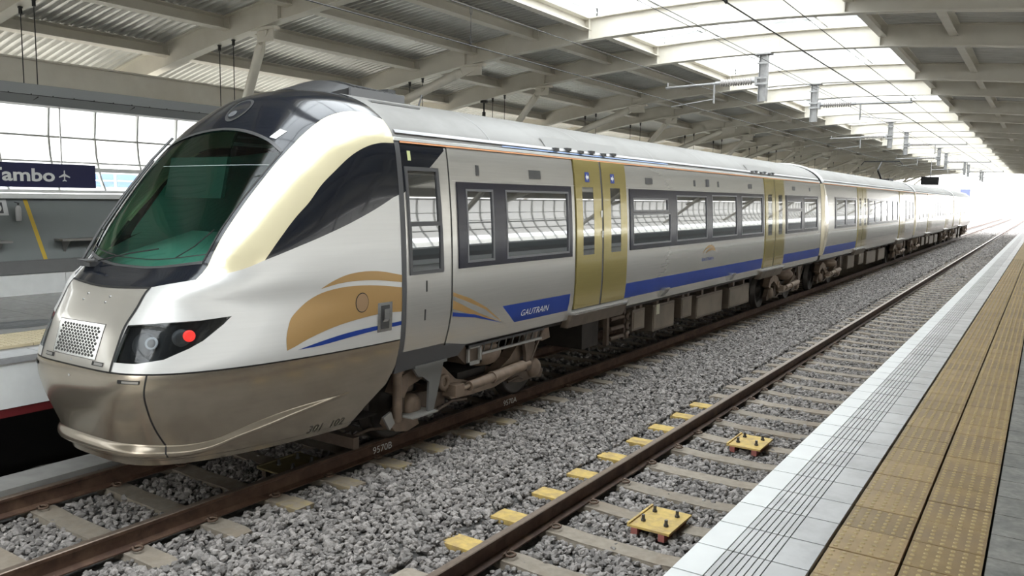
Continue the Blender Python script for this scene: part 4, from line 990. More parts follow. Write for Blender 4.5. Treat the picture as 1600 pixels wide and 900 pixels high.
# top lamp set in the black cap
def ell(r, dz, n=28): 
    return [(0+r*.115*math.cos(2*math.pi*k/n)*1.0, 3.37+r*.20*math.sin(2*math.pi*k/n)) for k in range(n)]
def nz_top(x, s):
    # position above the centre line addressed by sideways distance instead of angle
    x = np.asarray(x, float); s = np.asarray(s, float); Wd = np.interp(s, SS, PP[:,0]); tip = np.interp(s, SS, T_TIP); a_ = np.interp(s, SS, T_A); b_ = np.interp(s, SS, T_B); z = np.interp(s, SS, PP[:,1])
    c = np.clip(1-(np.abs(x)/Wd)**a_, 0, 1)**(1/b_); return np.stack([XC+x, YR-(YR-tip)*c, z+0*x], -1)
def ring_uv(c, rx, rs, n=26): return [(c[0]+rx*math.cos(2*math.pi*k/n), c[1]+rs*math.sin(2*math.pi*k/n)) for k in range(n)]
film('top_lamp_bezel', nz_top, [ring_uv((0, 3.33), .155, .205)], M_darkgrey, car1, .004, .05, .05)
film('top_lamp_glass', nz_top, [ring_uv((0, 3.33), .125, .165)], mat('black_lamp_glass', (.02, .022, .03), .05, spec=1., coat=1), car1, .007, .05, .05)
film('top_lamp_reflector', nz_top, [ring_uv((-.03, 3.24), .055, .05)], mat('grey_reflector', (.30, .31, .33), .2, .6), car1, .010, .05, .05)
film('white_sticker', nz_top, [[(.72, 2.925), (.80, 2.905), (.84, 2.985), (.76, 3.01)]], M_white, car1, .004)
# fleet number on the skirt
def skirt_map(a, b):
    y = 5.235+a; z = .475+b+.0*a; s_ = s_of(z); Wd = np.interp(s_, SS, PP[:,0]); tip = np.interp(s_, SS, T_TIP); a_ = np.interp(s_, SS, T_A); b_ = np.interp(s_, SS, T_B)
    c_ = min(1, max(0, (YR-y)/(YR-tip))); return (XC+Wd*(1-c_**b_)**(1/a_)+.003, y, z)
text_obj('fleet_number', '301', .105, skirt_map, mat('dark_number_film', (.06, .05, .04), .5), car1, .25, 1.22)
text_obj('fleet_number', '102', .105, lambda a, b: skirt_map(a+.265, b), mat('dark_number_film', (.06, .05, .04), .5), car1, .25, 1.22)
# dark floor closing the skirt, cab lining
mb = MB(); ph = np.linspace(-88, 88, 50); q = nose(ph, np.full(50, .06)); q[:, 2] = .47; mb.add([tuple(p) for p in q], [tuple(range(50))]); mb.build('underside', M_under, car1)
# ------- cab interior
mb = MB()
ph = np.linspace(-74, 74, 40); top = nose(ph, np.full(40, 1.60)); top[:, 0] = XC+(top[:, 0]-XC)*.94; top[:, 1] += .06
tv = [tuple(p) for p in top]; mb.add(tv+[(p[0], p[1], 1.3) for p in tv], [tuple(range(40))]+[(i, i+1, 41+i, 40+i) for i in range(39)])
mb.build('dashboard', mat('green_dash_top', (.26, .47, .41), .6), car1)
mb = MB(); mb.prism([(4.62, 1.9), (4.72, 2.10), (5.65, 2.34), (5.7, 1.2), (4.8, 1.2)], 'x', XC-1.15, XC+1.12); mb.build('driver_desk', M_teal, car1)
mb = MB(); mb.add([(XC-1.30, 5.0, 1.4), (XC-1.26, 6.95, 1.4), (XC-1.22, 6.95, 3.3), (XC-1.25, 5.6, 3.1), (XC-1.30, 4.9, 2.2)], [(0,1,2,3,4)]); mb.build('cab_side_lining', M_teal, car1)
mb = MB(); P = [(XC+x*.97, z*.98) for x, z in PP[::30] if z >= 1.15]+[(XC, 3.8)]; P = P+[(2*XC-x, z) for x, z in P[::-1][1:]]; mb.prism(P, 'y', 6.95, 7.0); mb.build('cab_bulkhead', M_cabdark, car1)
mb = MB(); mb.box((XC+.15, 6.90, 1.3), (XC+.75, 6.95, 3.1)); mb.build('cab_door', M_teal, car1)
mb = MB(); mb.box((XC-1.2, 4.6, 1.05), (XC+1.2, 6.95, 1.1)); mb.build('cab_floor', M_cabdark, car1)
mb = MB(); mb.box((XC-.28, 5.75, 1.75), (XC+.28, 6.25, 1.87)); mb.box((XC-.26, 6.2, 1.85), (XC+.26, 6.32, 2.65)); mb.tube([(XC, 6, 1.1), (XC, 6, 1.75)], .06); mb.build('driver_seat', mat('blue_grey_seat', (.03, .06, .09), .7), car1)
mb = MB(); mb.prism([(4.96, 2.72), (5.05, 3.12), (5.09, 3.12), (5.0, 2.72)], 'x', XC-.62, XC+.28); mb.build('sun_blind', mat('dark_green_sun_blind', (.025, .07, .055), .6), car1)
# wipers and the folded mirror arm on the far pillar
mb = MB(); P0 = [nz_top(np.array([a]), np.array([s]))[0]+np.array([0, -.03, .02]) for a, s in ((-.55, 1.70), (-.10, 1.80), (.30, 1.86))]
mb.tube([tuple(p) for p in P0], .007, 6); mb.build('wiper', M_rubber, car1)
mb = MB(); P0 = [nz_top(np.array([a]), np.array([s]))[0]+np.array([0, -.03, .02]) for a, s in ((.60, 1.80), (.75, 1.90), (.86, 2.05))]
mb.tube([tuple(p) for p in P0], .005, 6); mb.build('wiper', M_rubber, car1)
mb = MB(); P0 = [nz_top(np.array([-.86]), np.array([s]))[0]+np.array([-.01, -.035, .01]) for s in (1.72, 2.0, 2.35, 2.7, 2.95)]
mb.tube([tuple(p) for p in P0], .014, 6); mb.tube([tuple(p+np.array([.06, -.01, 0])) for p in P0[1:4]], .010, 6); mb.build('wiper', M_darkgrey, car1)
mb = MB(); q = nz_top(np.array([-.62]), np.array([1.70]))[0]; mb.box((q[0]-.1, q[1]-.09, q[2]-.02), (q[0]+.12, q[1]+.02, q[2]+.04)); mb.tube([(q[0]-.1, q[1]-.06, q[2]+.02), (q[0]+.25, q[1]-.1, q[2]+.05)], .018, 6); mb.build('wiper_hub', M_darkgrey, car1)
# ribbed roof fairing behind the cap
mb = MB(); xs_ = np.linspace(-.50, .50, 9)
def topz(x): return 4.03-.36*x*x
vs_ = [(XC+x, 6.42+.35*x*x, topz(x)) for x in xs_]+[(XC+x, 7.32, topz(x)-.03) for x in xs_]+[(XC+x, 5.98+.6*x*x, float(np.interp(abs(x), PP[::-1, 0], PP[::-1, 1]))-.02) for x in xs_]+[(XC+x, 7.34, 3.78) for x in xs_]
mb.add(vs_, [(i, i+1, 10+i, 9+i) for i in range(8)]+[(i, i+1, 19+i, 18+i) for i in range(8)]+[(9+i, 10+i, 28+i, 27+i) for i in range(8)]+[(0, 9, 27, 18), (8, 17, 35, 26)])
fr = mb.build('roof_fairing', mat('black_fairing', (.03, .03, .032), .4), car1)
mb = MB(); mb.box((XC+.485, 6.46, 3.80), (XC+.53, 7.34, 3.935)); mb.build('fairing_side', mat('grey_fairing_side', (.16, .16, .165), .45), fr)
for i in range(9):
    mb = MB(); y = 6.55+i*.09; v_ = [(XC+x, y+d, topz(x)-.03*(y-6.42)/.9+h) for x in xs_ for d, h in ((0, 0), (.0, .02), (.03, .02))]; mb.add(v_, [(3*i_+a, 3*i_+a+1, 3*i_+a+4, 3*i_+a+3) for i_ in range(8) for a in (0, 1)]); mb.build('slat', M_darkgrey, fr)
mb = MB(); mb.box((XC+.56, 6.5, 3.765), (XC+.80, 7.3, 3.785)); 
o = mb.build('roof_plate', mat('grey_roof_plate', (.3, .3, .3), .4, .3), car1)
for y in (6.58, 6.92):
    mb = MB(); mb.box((XC+.60, y, 3.78), (XC+.74, y+.2, 3.79)); mb.build('slot', M_dark, o)
mb = MB(); mb.prism([(7.5, 3.86), (7.53, 4.06), (7.66, 4.06), (7.72, 3.86)], 'x', XC-.1, XC+.1); mb.build('aerial_box', M_darkgrey, car1)
mb = MB(); mb.tube([(XC+.3, 7.85, 3.84), (XC+.3, 7.93, 4.02)], .012, 6); mb.tube([(XC+.3, 7.85, 3.83), (XC+.3, 7.85, 3.86)], .035, 8); mb.build('aerial', M_darkgrey, car1)

# ------------------------------------------------------------------ carriage bodies
SB = s_of(1.05); SC = s_of(3.36)
def R(y0, y1, z0, z1): return [(y0, s_of(z0)), (y1, s_of(z0)), (y1, s_of(z1)), (y0, s_of(z1))]
def Q(pts): return [(y, s_of(z)) for y, z in pts]
def carriage(car, y0, y1, doors, wins, first=False, blue=(), detail=2):
    for sgn in (1, -1):
        mp = side_map(sgn); reg = []
        own = {}
        def add(nm, poly, off, m_, parent_key=None, key=None, label=None): reg.append((nm, poly, off, m_)); own[len(reg)-1] = (parent_key, key, label)
        for i, (a, b) in enumerate(doors):
            mid = (a+b)/2-.02
            for j, (g0, g1) in enumerate(((a+.20, a+.54), (b-.58, b-.24))): add('door_glass', R(g0, g1, 1.965, 2.935), .014, M_pane, ('door', i, j))
            add('door_leaf', R(a+.015, mid-.03, 1.20, 3.315), .016, M_gold, None, ('door', i, 0)); add('door_leaf', R(mid+.03, b-.015, 1.20, 3.315), .016, M_gold, None, ('door', i, 1))
            add('door_seal', R(mid-.03, mid+.03, 1.20, 3.315), .010, M_grey_rubber); add('door_frame', R(a-.012, b+.012, 1.18, 3.33), -.01, M_rubber)
        for i, (a, b, panes) in enumerate(wins):
            for (p0, p1, q0, q1) in panes: add('pane', R(p0, p1, q0, q1), .002, M_pane, ('win', i))
            for (p0, p1, q0, q1) in panes: add('pane_trim', R(p0-.026, p1+.026, q0-.026, q1+.026), .019, M_trim, ('win', i))
            add('window_frame', R(a, b, 1.962, 2.935), .016, M_navy, None, ('win', i))
        if first:
            add('pane', R(6.455, 6.93, 1.985, 2.455), .004, M_pane, ('cabwin',)); add('pane', R(6.44, 6.91, 2.50, 3.035), .004, M_pane, ('cabwin',))
            add('window_frame', Q([(6.42, 1.945), (6.985, 1.945), (6.955, 3.075), (6.40, 3.075)]), .018, M_grey_rubber, None, ('cabwin',))
            add('black_corner', Q([(6.37, 3.30), (7.10, 3.30), (7.10, 3.27), (6.79, 3.05), (6.37, 2.80)]), .004, M_black)
            add('cab_door', Q([(6.37, 1.13), (7.07, 1.13), (7.13, 1.5), (7.135, 3.30), (6.37, 3.30)]), .004, M_silver)
            add('cab_door_joint', Q([(7.07, 1.10), (7.10, 1.10), (7.165, 1.5), (7.165, 3.33), (6.37, 3.33), (6.37, 3.29), (7.13, 3.29), (7.13, 1.5)]), -.01, M_rubber)
            add('cab_joint_strip', R(6.26, 6.37, 1.13, 3.33), .006, M_grey_rubber)
            add('cab_sill', Q([(6.15, 1.13), (6.15, .90), (7.40, .93), (7.52, 1.05), (7.07, 1.13)]), .002, M_grey_rubber)
            add('none', Q([(7.52, 1.05), (7.52, .5), (6.2, .5), (6.2, .90), (7.40, .93)]), 0, None)
        add('blue_band', R(9e5, 9e5+1, 1.2, 1.4), 0, M_blue) if False else None
        for (a, b, c, d) in blue: add('blue_band', Q([(a, 1.435), (b, 1.435), (d, 1.195), (c, 1.195)]), .0, M_blue)
        s_lo = s_of(.88) if first else SB
        if first: add('none', [(7.52, s_lo-.01), (y1+.1, s_lo-.01), (y1+.1, SB-.0), (7.52, SB)], 0, None)
        add('body_side', [(y0-.1, s_lo-.1), (y1+.1, s_lo-.1), (y1+.1, SC), (y0-.1, SC)], 0, M_silver)
        add('roof', [(y0-.1, SC), (y1+.1, SC), (y1+.1, 9), (y0-.1, 9)], 0, M_roof)
        ys_ = [y0]+list(np.arange(math.ceil(y0+.4), y1-.3, 1.0))+[y1]
        zz = [s_lo]+[s_of(z) for z in (1.05, 1.15, 1.3, 1.45, 1.6, 1.8, 2.0, 2.2, 2.4, 2.6, 2.8, 3.0, 3.15, 3.28)]+[SC]+list(np.linspace(SC+.07, SS[-1], 14)); zz = sorted(set(round(z, 4) for z in zz if z >= s_lo))
        regs = [(n, p, o, m_) for n, p, o, m_ in reg]
        v_, r_ = surface_parts(mp, np.array(ys_), np.array(zz), regs, True, 1.2)
        objs = {}
        for pas in (0, 1):
            for k, (n, p, o, m_) in enumerate(reg):
                pk, key, lab = own[k]
                if n == 'none' or (pas == 0) == (pk is not None): continue
                par = objs.get(pk, car) if pk else car
                ob = surf_obj(n, mp, v_, r_[k], m_, par, off=o, rim=.028)
                if ob and key: objs[key] = ob
        if sgn > 0 or detail > 1:
            # rain line under the roof, thin orange line, cantrail
            mb = MB(); zc_ = 3.355; xg = float(np.interp(s_of(zc_), SS, PP[:, 0]))
            mb.prism([(XC+sgn*(xg-.01), zc_-.02), (XC+sgn*(xg+.022), zc_-.016), (XC+sgn*(xg+.022), zc_+.014), (XC+sgn*(xg-.01), zc_+.02)], 'y', y0, y1); mb.build('rain_gutter', M_white, car)
            mb = MB(); mb.prism([(XC+sgn*(xg-.01), 3.42), (XC+sgn*(xg-.025), 3.44), (XC+sgn*(xg-.04), 3.455), (XC+sgn*(xg-.09), 3.44)], 'y', y0+.05, y1-.05); mb.build('cantrail_bead', mat('grey_cantrail', (.32, .32, .33), .35, .4), car)
            ribbon('orange_line', mp, [(y0+.08, s_of(3.325)), (y1-.08, s_of(3.325))], .020, M_orange, car, .012, 1.)
        if first and sgn > 0: ribbon('blue_film_line', mp, [(8.3, s_of(3.375)+.02), (13.5, s_of(3.375)+.02)], .016, mat('pale_blue_film', (.2, .32, .6), .3), car, .012, 1.)
        ribbon('panel_line', mp, [(y0+.1 if not first else 7.2, s_of(2.95)), (y1-.1, s_of(2.95))], .005, mat('fine_panel_line', (.25, .24, .23), .5), car, .002, 1.)  # thin grey panel line above the windows
        # joint lines around the roof
        for y in np.arange(y0+1.8, y1-.5, 2.45): ribbon('roof_joint', mp, [(y, SC+.08), (y+.0, SS[-1]-.02)], .012, mat('roof_joint_grey', (.3, .3, .3), .5), car, .003, .06)
    for yy in (y0, y1):
        if first and yy == y0: continue
        mb = MB(); P = [(XC+x, z) for x, z in PP[::30] if z >= 1.04]+[(XC, 3.9)]; P = P+[(2*XC-x, z) for x, z in P[::-1][1:]]; mb.prism(P, 'y', yy-.01 if yy == y1 else yy, yy if yy == y1 else yy+.01); mb.build('end_wall', M_silver, car)
    mb = MB(); mb.box((XC-1.24, max(y0, 6.9), .98), (XC+1.24, y1, 1.06)); mb.build('underframe', M_under, car)
    for (a, b) in doors:      # door steps
        mb = MB(); mb.prism([(XC+1.28, 1.155), (XC+1.45, 1.150), (XC+1.45, 1.125), (XC+1.28, 1.12)], 'y', a-.05, b+.03); mb.build('door_step', M_steel, car)
        mb = MB(); mb.prism([(XC+1.30, 1.12), (XC+1.42, 1.12), (XC+1.34, .93), (XC+1.22, .93)], 'y', a-.08, b+.05); mb.build('step_box', M_box, car)

def winset(a, b, cuts): return (a, b, cuts)
W1 = (7.27, 9.885, [(7.45, 7.945, 2.045, 2.835), (8.26, 9.77, 2.045, 2.835)])
W2 = (11.78, 19.07, [(11.91, 13.30, 2.60, 2.77), (11.90, 13.41, 2.06, 2.52), (13.73, 15.24, 2.06, 2.83), (15.57, 17.07, 2.065, 2.855), (17.42, 18.93, 2.06, 2.855)])
W3 = (21.02, 24.45, [(21.14, 22.55, 2.60, 2.77), (21.14, 22.55, 2.06, 2.52), (22.85, 24.30, 2.06, 2.855)])
D1, D2 = (10.0, 11.67), (19.20, 20.88)
CAR1_END = 24.85
carriage(car1, 6.30, CAR1_END, [D1, D2], [W1, W2, W3], True, [(8.18, 9.89, 8.49, 9.86), (11.70, 19.12, 11.66, 19.10), (20.98, 24.85, 20.98, 24.85)])
mpr = side_map(1)
def on_side(y, z, off=.004):
    p = mpr(np.array([y]), np.array([s_of(z)]))[0]; return (p[0]+off, y, z)
# livery continued behind the cab
film('gold_swoosh', mpr, [Q([(7.17, 1.70), (7.5, 1.60), (7.82, 1.465), (8.18, 1.25), (7.7, 1.36), (7.17, 1.51)])[:], ], M_swoosh, car1, .003, .2, .06)
film('white_swoosh', mpr, [Q([(7.17, 1.655), (7.45, 1.565), (7.8, 1.44), (8.17, 1.245), (7.7, 1.40), (7.17, 1.61)])], M_silver, car1, .0045, .2, .06)
film('blue_swoosh', mpr, [Q([(7.17, 1.472), (7.6, 1.40), (8.2, 1.225), (7.6, 1.365), (7.17, 1.425)])], M_blue, car1, .004, .2, .06)
text_obj('side_lettering', 'GAUTRAIN', .115, lambda a, b: on_side(8.60+a*1.02, 1.262+b*1.0, .0045), mat('white_lettering', (.8, .8, .8), .4), car1, .3, 1.18)
# small crest between the doors
for k, (y0_, y1_, h) in enumerate(((15.05, 15.75, .17), (15.2, 15.78, .11))):
    n = 14; up = [(y0_+(y1_-y0_)*i/n, 1.73+h*math.sin(math.pi*min(1, (i/n)*.80))**.8 if i else 1.73) for i in range(n+1)]; lo = [(y0_+(y1_-y0_)*i/n, 1.73+(h-.05)*math.sin(math.pi*min(1, (i/n)*.80))**.8 if 0 < i else 1.73) for i in range(n, -1, -1)]
    film('crest', mpr, [Q(up+lo[:-1])], M_swoosh, car1, .003+k*.001, .2, .06)
text_obj('crest_lettering', 'GAUTRAIN', .085, lambda a, b: on_side(15.04+a, 1.60+b, .004), M_blue, car1, .0, 1.55)
for y in (10.37, 11.18):          # arrows beside the doors
    sq = [(y-.065, 3.01), (y+.065, 3.01), (y+.065, 3.15), (y-.065, 3.15)]; mb = MB(); mb.add([on_side(a, b, .020) for a, b in sq], [(0,1,2,3)]); mb.build('door_sign', mat('blue_sign_film', (.02, .05, .28), .4), car1)
    d = -1 if y < 10.7 else 1; ar_ = [(y+d*.045, 3.08), (y, 3.13), (y, 3.10), (y-d*.045, 3.10), (y-d*.045, 3.06), (y, 3.06), (y, 3.03)]
    mb = MB(); mb.add([on_side(a, b, .022) for a, b in ar_], [tuple(range(7))]); mb.build('door_arrow', M_white, car1)
for (y, z, w_, h_, m_) in ((7.70, 3.08, .06, .12, M_darkgrey), (8.97, 3.07, .28, .11, M_darkgrey), (12.58, 3.08, .28, .10, M_darkgrey), (14.68, 3.09, .08, .11, M_darkgrey), (15.37, 3.11, .12, .14, M_grey_rubber), (16.0, 3.10, .08, .11, M_darkgrey), (18.1, 3.10, .26, .10, M_darkgrey), (21.84, 3.12, .26, .10, M_darkgrey), (23.55, 3.12, .1, .09, M_darkgrey),
                           (6.70, 1.81, .022, .12, M_rubber), (6.68, 1.50, .022, .12, M_rubber), (6.50, 3.19, .05, .10, mat('yellow_white_sticker', (.62, .66, .32), .5))):
    mb = MB(); off = .02 if y == 15.37 else .006
    vs_ = [on_side(y-w_/2, z-h_/2, off), on_side(y+w_/2, z-h_/2, off), on_side(y+w_/2, z+h_/2, off), on_side(y-w_/2, z+h_/2, off)]; in_ = [on_side(y-w_/2, z-h_/2, 0), on_side(y+w_/2, z-h_/2, 0), on_side(y+w_/2, z+h_/2, 0), on_side(y-w_/2, z+h_/2, 0)]
    mb.add(vs_+in_, [(0,1,2,3), (0,4,5,1), (1,5,6,2), (2,6,7,3), (3,7,4,0)]); mb.build('vent' if z > 3 else 'handle_slot', m_, car1)
for y, z, m_ in ((10.86, 2.55, M_steel), (10.88, 2.25, M_steel)):
    mb = MB(); p = on_side(y-.09, z, .016); mb.box((p[0]-.01, y-.12, z-.05), (p[0]+.012, y-.07, z+.05)); mb.build('door_button', m_, car1)
for y in (13.25, 16.9):
    mb = MB(); p = on_side(y, 1.17, 0); mb.prism([(p[0]-.02, 1.24), (p[0]+.10, 1.24), (p[0]+.10, 1.21), (p[0]+.0, 1.08), (p[0]-.02, 1.08)], 'y', y-.12, y+.12); mb.build('side_lamp', M_steel, car1)
# second, third and fourth carriages
OFF = 20.15
cars = [car1]
labs = ['second carriage, silver with gold doors and pantograph on its roof', 'third carriage of the train, bright in the glare, far along the platform', 'last carriage of the train, farthest away in the glare at the end of the hall']
def body_between(k):
    a = 25.15+(k-1)*OFF*.995; b = a+19.75; d1 = (a+5.25, a+6.93); d2 = (a+14.85, a+16.5)
    wA = (a+1.6, d1[0]-.35, [(a+1.75, a+3.1, 2.06, 2.855), (a+3.35, d1[0]-.50, 2.06, 2.855)])
    wM = (d1[1]+.22, d2[0]-.55, [(d1[1]+.4+i*1.42, d1[1]+.4+i*1.42+1.2, 2.06, 2.855) for i in range(5)]); wC = (d2[1]+.25, b-.5, [(d2[1]+.4, d2[1]+1.4, 2.06, 2.855), (d2[1]+1.6, b-.65, 2.06, 2.855)])
    return a, b, [d1, d2], [wA, wM, wC]
for k in (1, 2, 3):
    a, b, ds, ws = body_between(k); c = empty('train_carriage', (XC, a+10, 0), labs[k-1], 'train carriage', TRG)
    if k == 3: b = a+15.5
    if k == 3: ds = ds[:1]; ws = ws[:2]; ws[1] = (ws[1][0], ws[1][1]-1.0, ws[1][2][:4])
    carriage(c, a, b, ds, ws, False, [(a, ds[0][0]-.1, a, ds[0][0]-.1)] if k == 1 else [], 1); cars.append(c)
    # flared corner fairing at the coupling
    for sgn in (1, -1):
        mb = MB(); zz = np.linspace(1.2, 3.32, 10)
        for d, (ya, yb, wf) in enumerate(((a-.17, a+.95, 1),)):
            vs_ = []
            for z in zz:
                xx = float(np.interp(s_of(z), SS, PP[:, 0])); t_ = (z-1.2)/2.12
                vs_ += [(XC+sgn*(xx-.02), ya, z), (XC+sgn*(xx+.035), ya+.08, z), (XC+sgn*(xx+.03), ya+.30, z), (XC+sgn*(xx+.002), ya+.95-.45*t_*t_ if t_ > .3 else ya+.45+1.5*t_, z)]
            mb.add(vs_, [(4*i+j, 4*i+j+1, 4*i+j+5, 4*i+j+4) for i in range(len(zz)-1) for j in range(3)], 0, True)
        mb.build('corner_fairing', M_band if False else mat('pale_gold_fairing', (.70, .62, .45), .25, .35, coat=.6), c)
    mb = MB(); P = [(XC+x*.985, z*.995) for x, z in PP[::30] if z >= 1.2]+[(XC, 3.86)]; P = P+[(2*XC-x, z) for x, z in P[::-1][1:]]; mb.prism(P, 'y', a-.285, a); mb.build('gangway_bellows', M_rubber, c)
    mb = MB(); st = side_map(1)
    for sgn in (1, -1):
        st = side_map(sgn); s_ = np.linspace(SC, SS[-1], 12); P = st(np.full(12, a+.0), s_); P2 = st(np.full(12, a+.14), s_); c_ = np.array([XC, 0, 2.5])
        Pn = P+(P-c_)*np.array([.03, 0, .03]); Pn2 = P2+(P2-c_)*np.array([.03, 0, .03]); mb.add(list(P)+list(Pn)+list(Pn2)+list(P2), [(i+12*j, i+1+12*j, i+13+12*j, i+12+12*j) for j in range(3) for i in range(11)], 0, True)
    mb.build('roof_end_ring', M_white, c)
# roof equipment plates on the first carriage
for y, ln in ((9.4, 2.3), (18.2, 2.2)):
    mb = MB(); ss0 = s_of(3.66)
    q0 = [mpr(np.array([yy]), np.array([s]))[0]+np.array([.0, 0, .03]) for s in (3.0, 3.25) for yy in (y, y+ln)]
    mb.add([tuple(p) for p in q0], [(0, 1, 3, 2)]); mb.build('roof_hatch', mat('grey_roof_hatch', (.24, .235, .225), .6), car1)
    for i in range(6):
        p = mpr(np.array([y+.2+i*ln/6.5]), np.array([3.02+.02*(i % 2)]))[0]; mb = MB(); mb.box((p[0]-.05, p[1]-.05, p[2]+.02), (p[0]+.03, p[1]+.06, p[2]+.06)); mb.build('hatch_catch', M_darkgrey, car1)
# pantograph on the second carriage
pg = cars[1]; yP = 43.0
mb = MB(); mb.box((XC-.5, yP-.6, 3.86), (XC+.5, yP+.6, 3.95)); mb.bar((XC, yP+.3, 3.95), (XC, yP-.8, 4.35), .07, .07); mb.bar((XC, yP-.8, 4.35), (XC, yP+.2, 4.78), .05, .05); mb.bar((XC-.8, yP+.2, 4.80), (XC+.8, yP+.2, 4.80), .07, .05); mb.bar((XC-.8, yP+.2, 4.80), (XC-.95, yP+.2, 4.62), .05, .04); mb.bar((XC+.8, yP+.2, 4.80), (XC+.95, yP+.2, 4.62), .05, .04); mb.bar((XC-.8, yP+.4, 4.80), (XC+.8, yP+.4, 4.80), .05, .05)
mb.build('pantograph', M_rubber, pg)

# ------------------------------------------------------------------ running gear
def bogie_parts():
    """meshes of a bogie centred at y = 0 (axles at -1.3 and +1.3), train axis at x = 0"""
    out = []
    def w(y, sg):
        mb = MB(); x = sg*.7535; i = -sg
        mb.lathe((x, y, .42), [(.10, -.075*sg), (.13, -.07*sg), (.40, -.055*sg), (.455, -.065*sg), (.455, -.045*sg), (.425, -.03*sg), (.42, .06*sg), (.385, .065*sg), (.36, .03*sg), (.16, .02*sg), (.12, .07*sg), (.001, .075*sg)], 'x', 36)
        return mb
    for y in (-1.3, 1.3):
        for sg in (1, -1): out.append(('wheel', w(y, sg), mat('dark_wheel_steel', (.05, .042, .036), .5, .4, noise=.15)))
        mb = MB(); mb.tube([(-.72, y, .42), (.72, y, .42)], .085, 12); out.append(('axle', mb, M_bogie))
    for sg in (1, -1):
        x0 = sg*.98
        # cranked side frame
        pr = [(-1.62, .62), (-1.50, .80), (-1.15, .90), (-.80, .80), (-.55, .60), (-.20, .50), (.25, .50), (.62, .66), (.95, .92), (1.25, 1.02), (1.62, .95), (1.66, .80), (1.45, .78), (1.18, .84), (.98, .70), (.72, .42), (.30, .34), (-.25, .34), (-.62, .36), (-.85, .58), (-1.15, .72), (-1.40, .66), (-1.48, .55)]
        mb = MB(); a, b = sorted((x0, x0+sg*.16)); mb.prism(pr, 'x', a, b); out.append(('side_frame', mb, M_bogie_l))
        mb = MB(); mb.lathe((x0+sg*.16, -.78, .60), [(.10, 0), (.10, .03*sg), (.055, .035*sg), (.05, .0)], 'x', 16); out.append(('frame_boss', mb, M_bogie_l))
        mb = MB(); mb.lathe((x0+sg*.16, .98, .76), [(.06, 0), (.06, .03*sg), (.03, .032*sg), (.03, 0)], 'x', 14); out.append(('frame_boss', mb, M_bogie_l))
        for y in (-1.3, 1.3):     # axle boxes with their arms
            mb = MB(); mb.lathe((x0-sg*.02, y, .42), [(.12, 0), (.135, .02*sg), (.135, .15*sg), (.11, .19*sg), (.05, .20*sg), (.001, .20*sg)], 'x', 20); out.append(('axle_box', mb, M_bogie_l))
            d = 1 if y < 0 else -1
            mb = MB(); mb.prism([(y, .55), (y+d*.35, .52), (y+d*.62, .44), (y+d*.62, .32), (y+d*.3, .26), (y, .27), (y-d*.24, .24), (y-d*.28, .33), (y-d*.15, .50)], 'x', *sorted((x0+sg*.0, x0+sg*.10))); out.append(('swing_arm', mb, M_bogie))
        # coil spring pot
        for y in (-1.3, 1.3):
            mb = MB(); mb.lathe((x0-sg*.03, y, .58), [(.12, 0), (.13, .02), (.13, .14), (.10, .20), (.11, .3)], 'z', 16); out.append(('primary_spring', mb, M_bogie))
        # yaw damper: tube between frame bracket and body bracket
        xd = x0+sg*.27
        mb = MB(); mb.tube([(xd, -.42, .50), (xd, .12, .52)], .060, 14); mb.tube([(xd, .10, .52), (xd, .78, .55)], .072, 14); mb.tube([(xd, .06, .518), (xd, .10, .52)], .078, 14); mb.tube([(xd, -.62, .49), (xd, -.4, .5)], .03, 10); mb.tube([(xd, .76, .55), (xd, .95, .56)], .035, 10); out.append(('yaw_damper', mb, M_bogie_l))
        mb = MB(); mb.box((min(x0, xd+sg*.03), -.72, .42), (max(x0, xd+sg*.03), -.55, .56)); out.append(('damper_bracket', mb, M_bogie_l))
        mb = MB(); mb.prism([(.88, .46), (1.0, .46), (1.06, .72), (1.10, .98), (.78, .98), (.86, .70)], 'x', *sorted((xd-sg*.05, xd+sg*.0))); mb.bar((xd, .98, .60), (xd, 1.28, 1.0), .03, .03); out.append(('damper_bracket', mb, M_bogie))
        # air spring
        mb = MB(); mb.lathe((sg*.95, .12, .66), [(.20, 0), (.26, .03), (.31, .09), (.33, .15), (.31, .21), (.26, .25), (.27, .28), (.30, .29), (.30, .33), (.10, .33)], 'z', 28); out.append(('air_spring', mb, M_bogie_l))
        # disc brake unit and piping hints
        mb = MB(); mb.box((min(x0-sg*.05, x0+sg*.12), -.98, .42), (max(x0-sg*.05, x0+sg*.12), -.84, .58)); mb.tube([(x0+sg*.12, -1.2, .30), (x0+sg*.16, -.9, .28), (x0+sg*.14, -.6, .33), (x0+sg*.14, -.3, .30)], .018, 6); mb.tube([(x0+sg*.12, 1.0, .32), (x0+sg*.18, .8, .38), (x0+sg*.15, .6, .34)], .018, 6); out.append(('brake_pipe', mb, M_bogie))
    mb = MB(); mb.box((-.98, -.30, .38), (.98, .30, .60)); mb.box((-.35, -.7, .40), (.35, .7, .95)); mb.box((-.9, -1.7, .95), (.9, 1.7, 1.0)); out.append(('bolster', mb, M_under))
    return [(n, mb.mesh(n, m_), ) for n, mb, m_ in out]
BG = bogie_parts()
def bogie(car, y):
    b = empty('bogie', (XC, y, 0)); b.parent = car; b.location = Vector((XC, y, 0))-car.location
    for n, me in BG:
        o = bpy.data.objects.new(n, me); COL.objects.link(o); o.parent = b
    return b
b0 = bogie(car1, 8.12)
for c, y in ((cars[0], 22.3), (cars[1], 27.75), (cars[1], 42.3), (cars[2], 47.8), (cars[2], 62.3), (cars[3], 67.9), (cars[3], 78.6)): bogie(c, y)
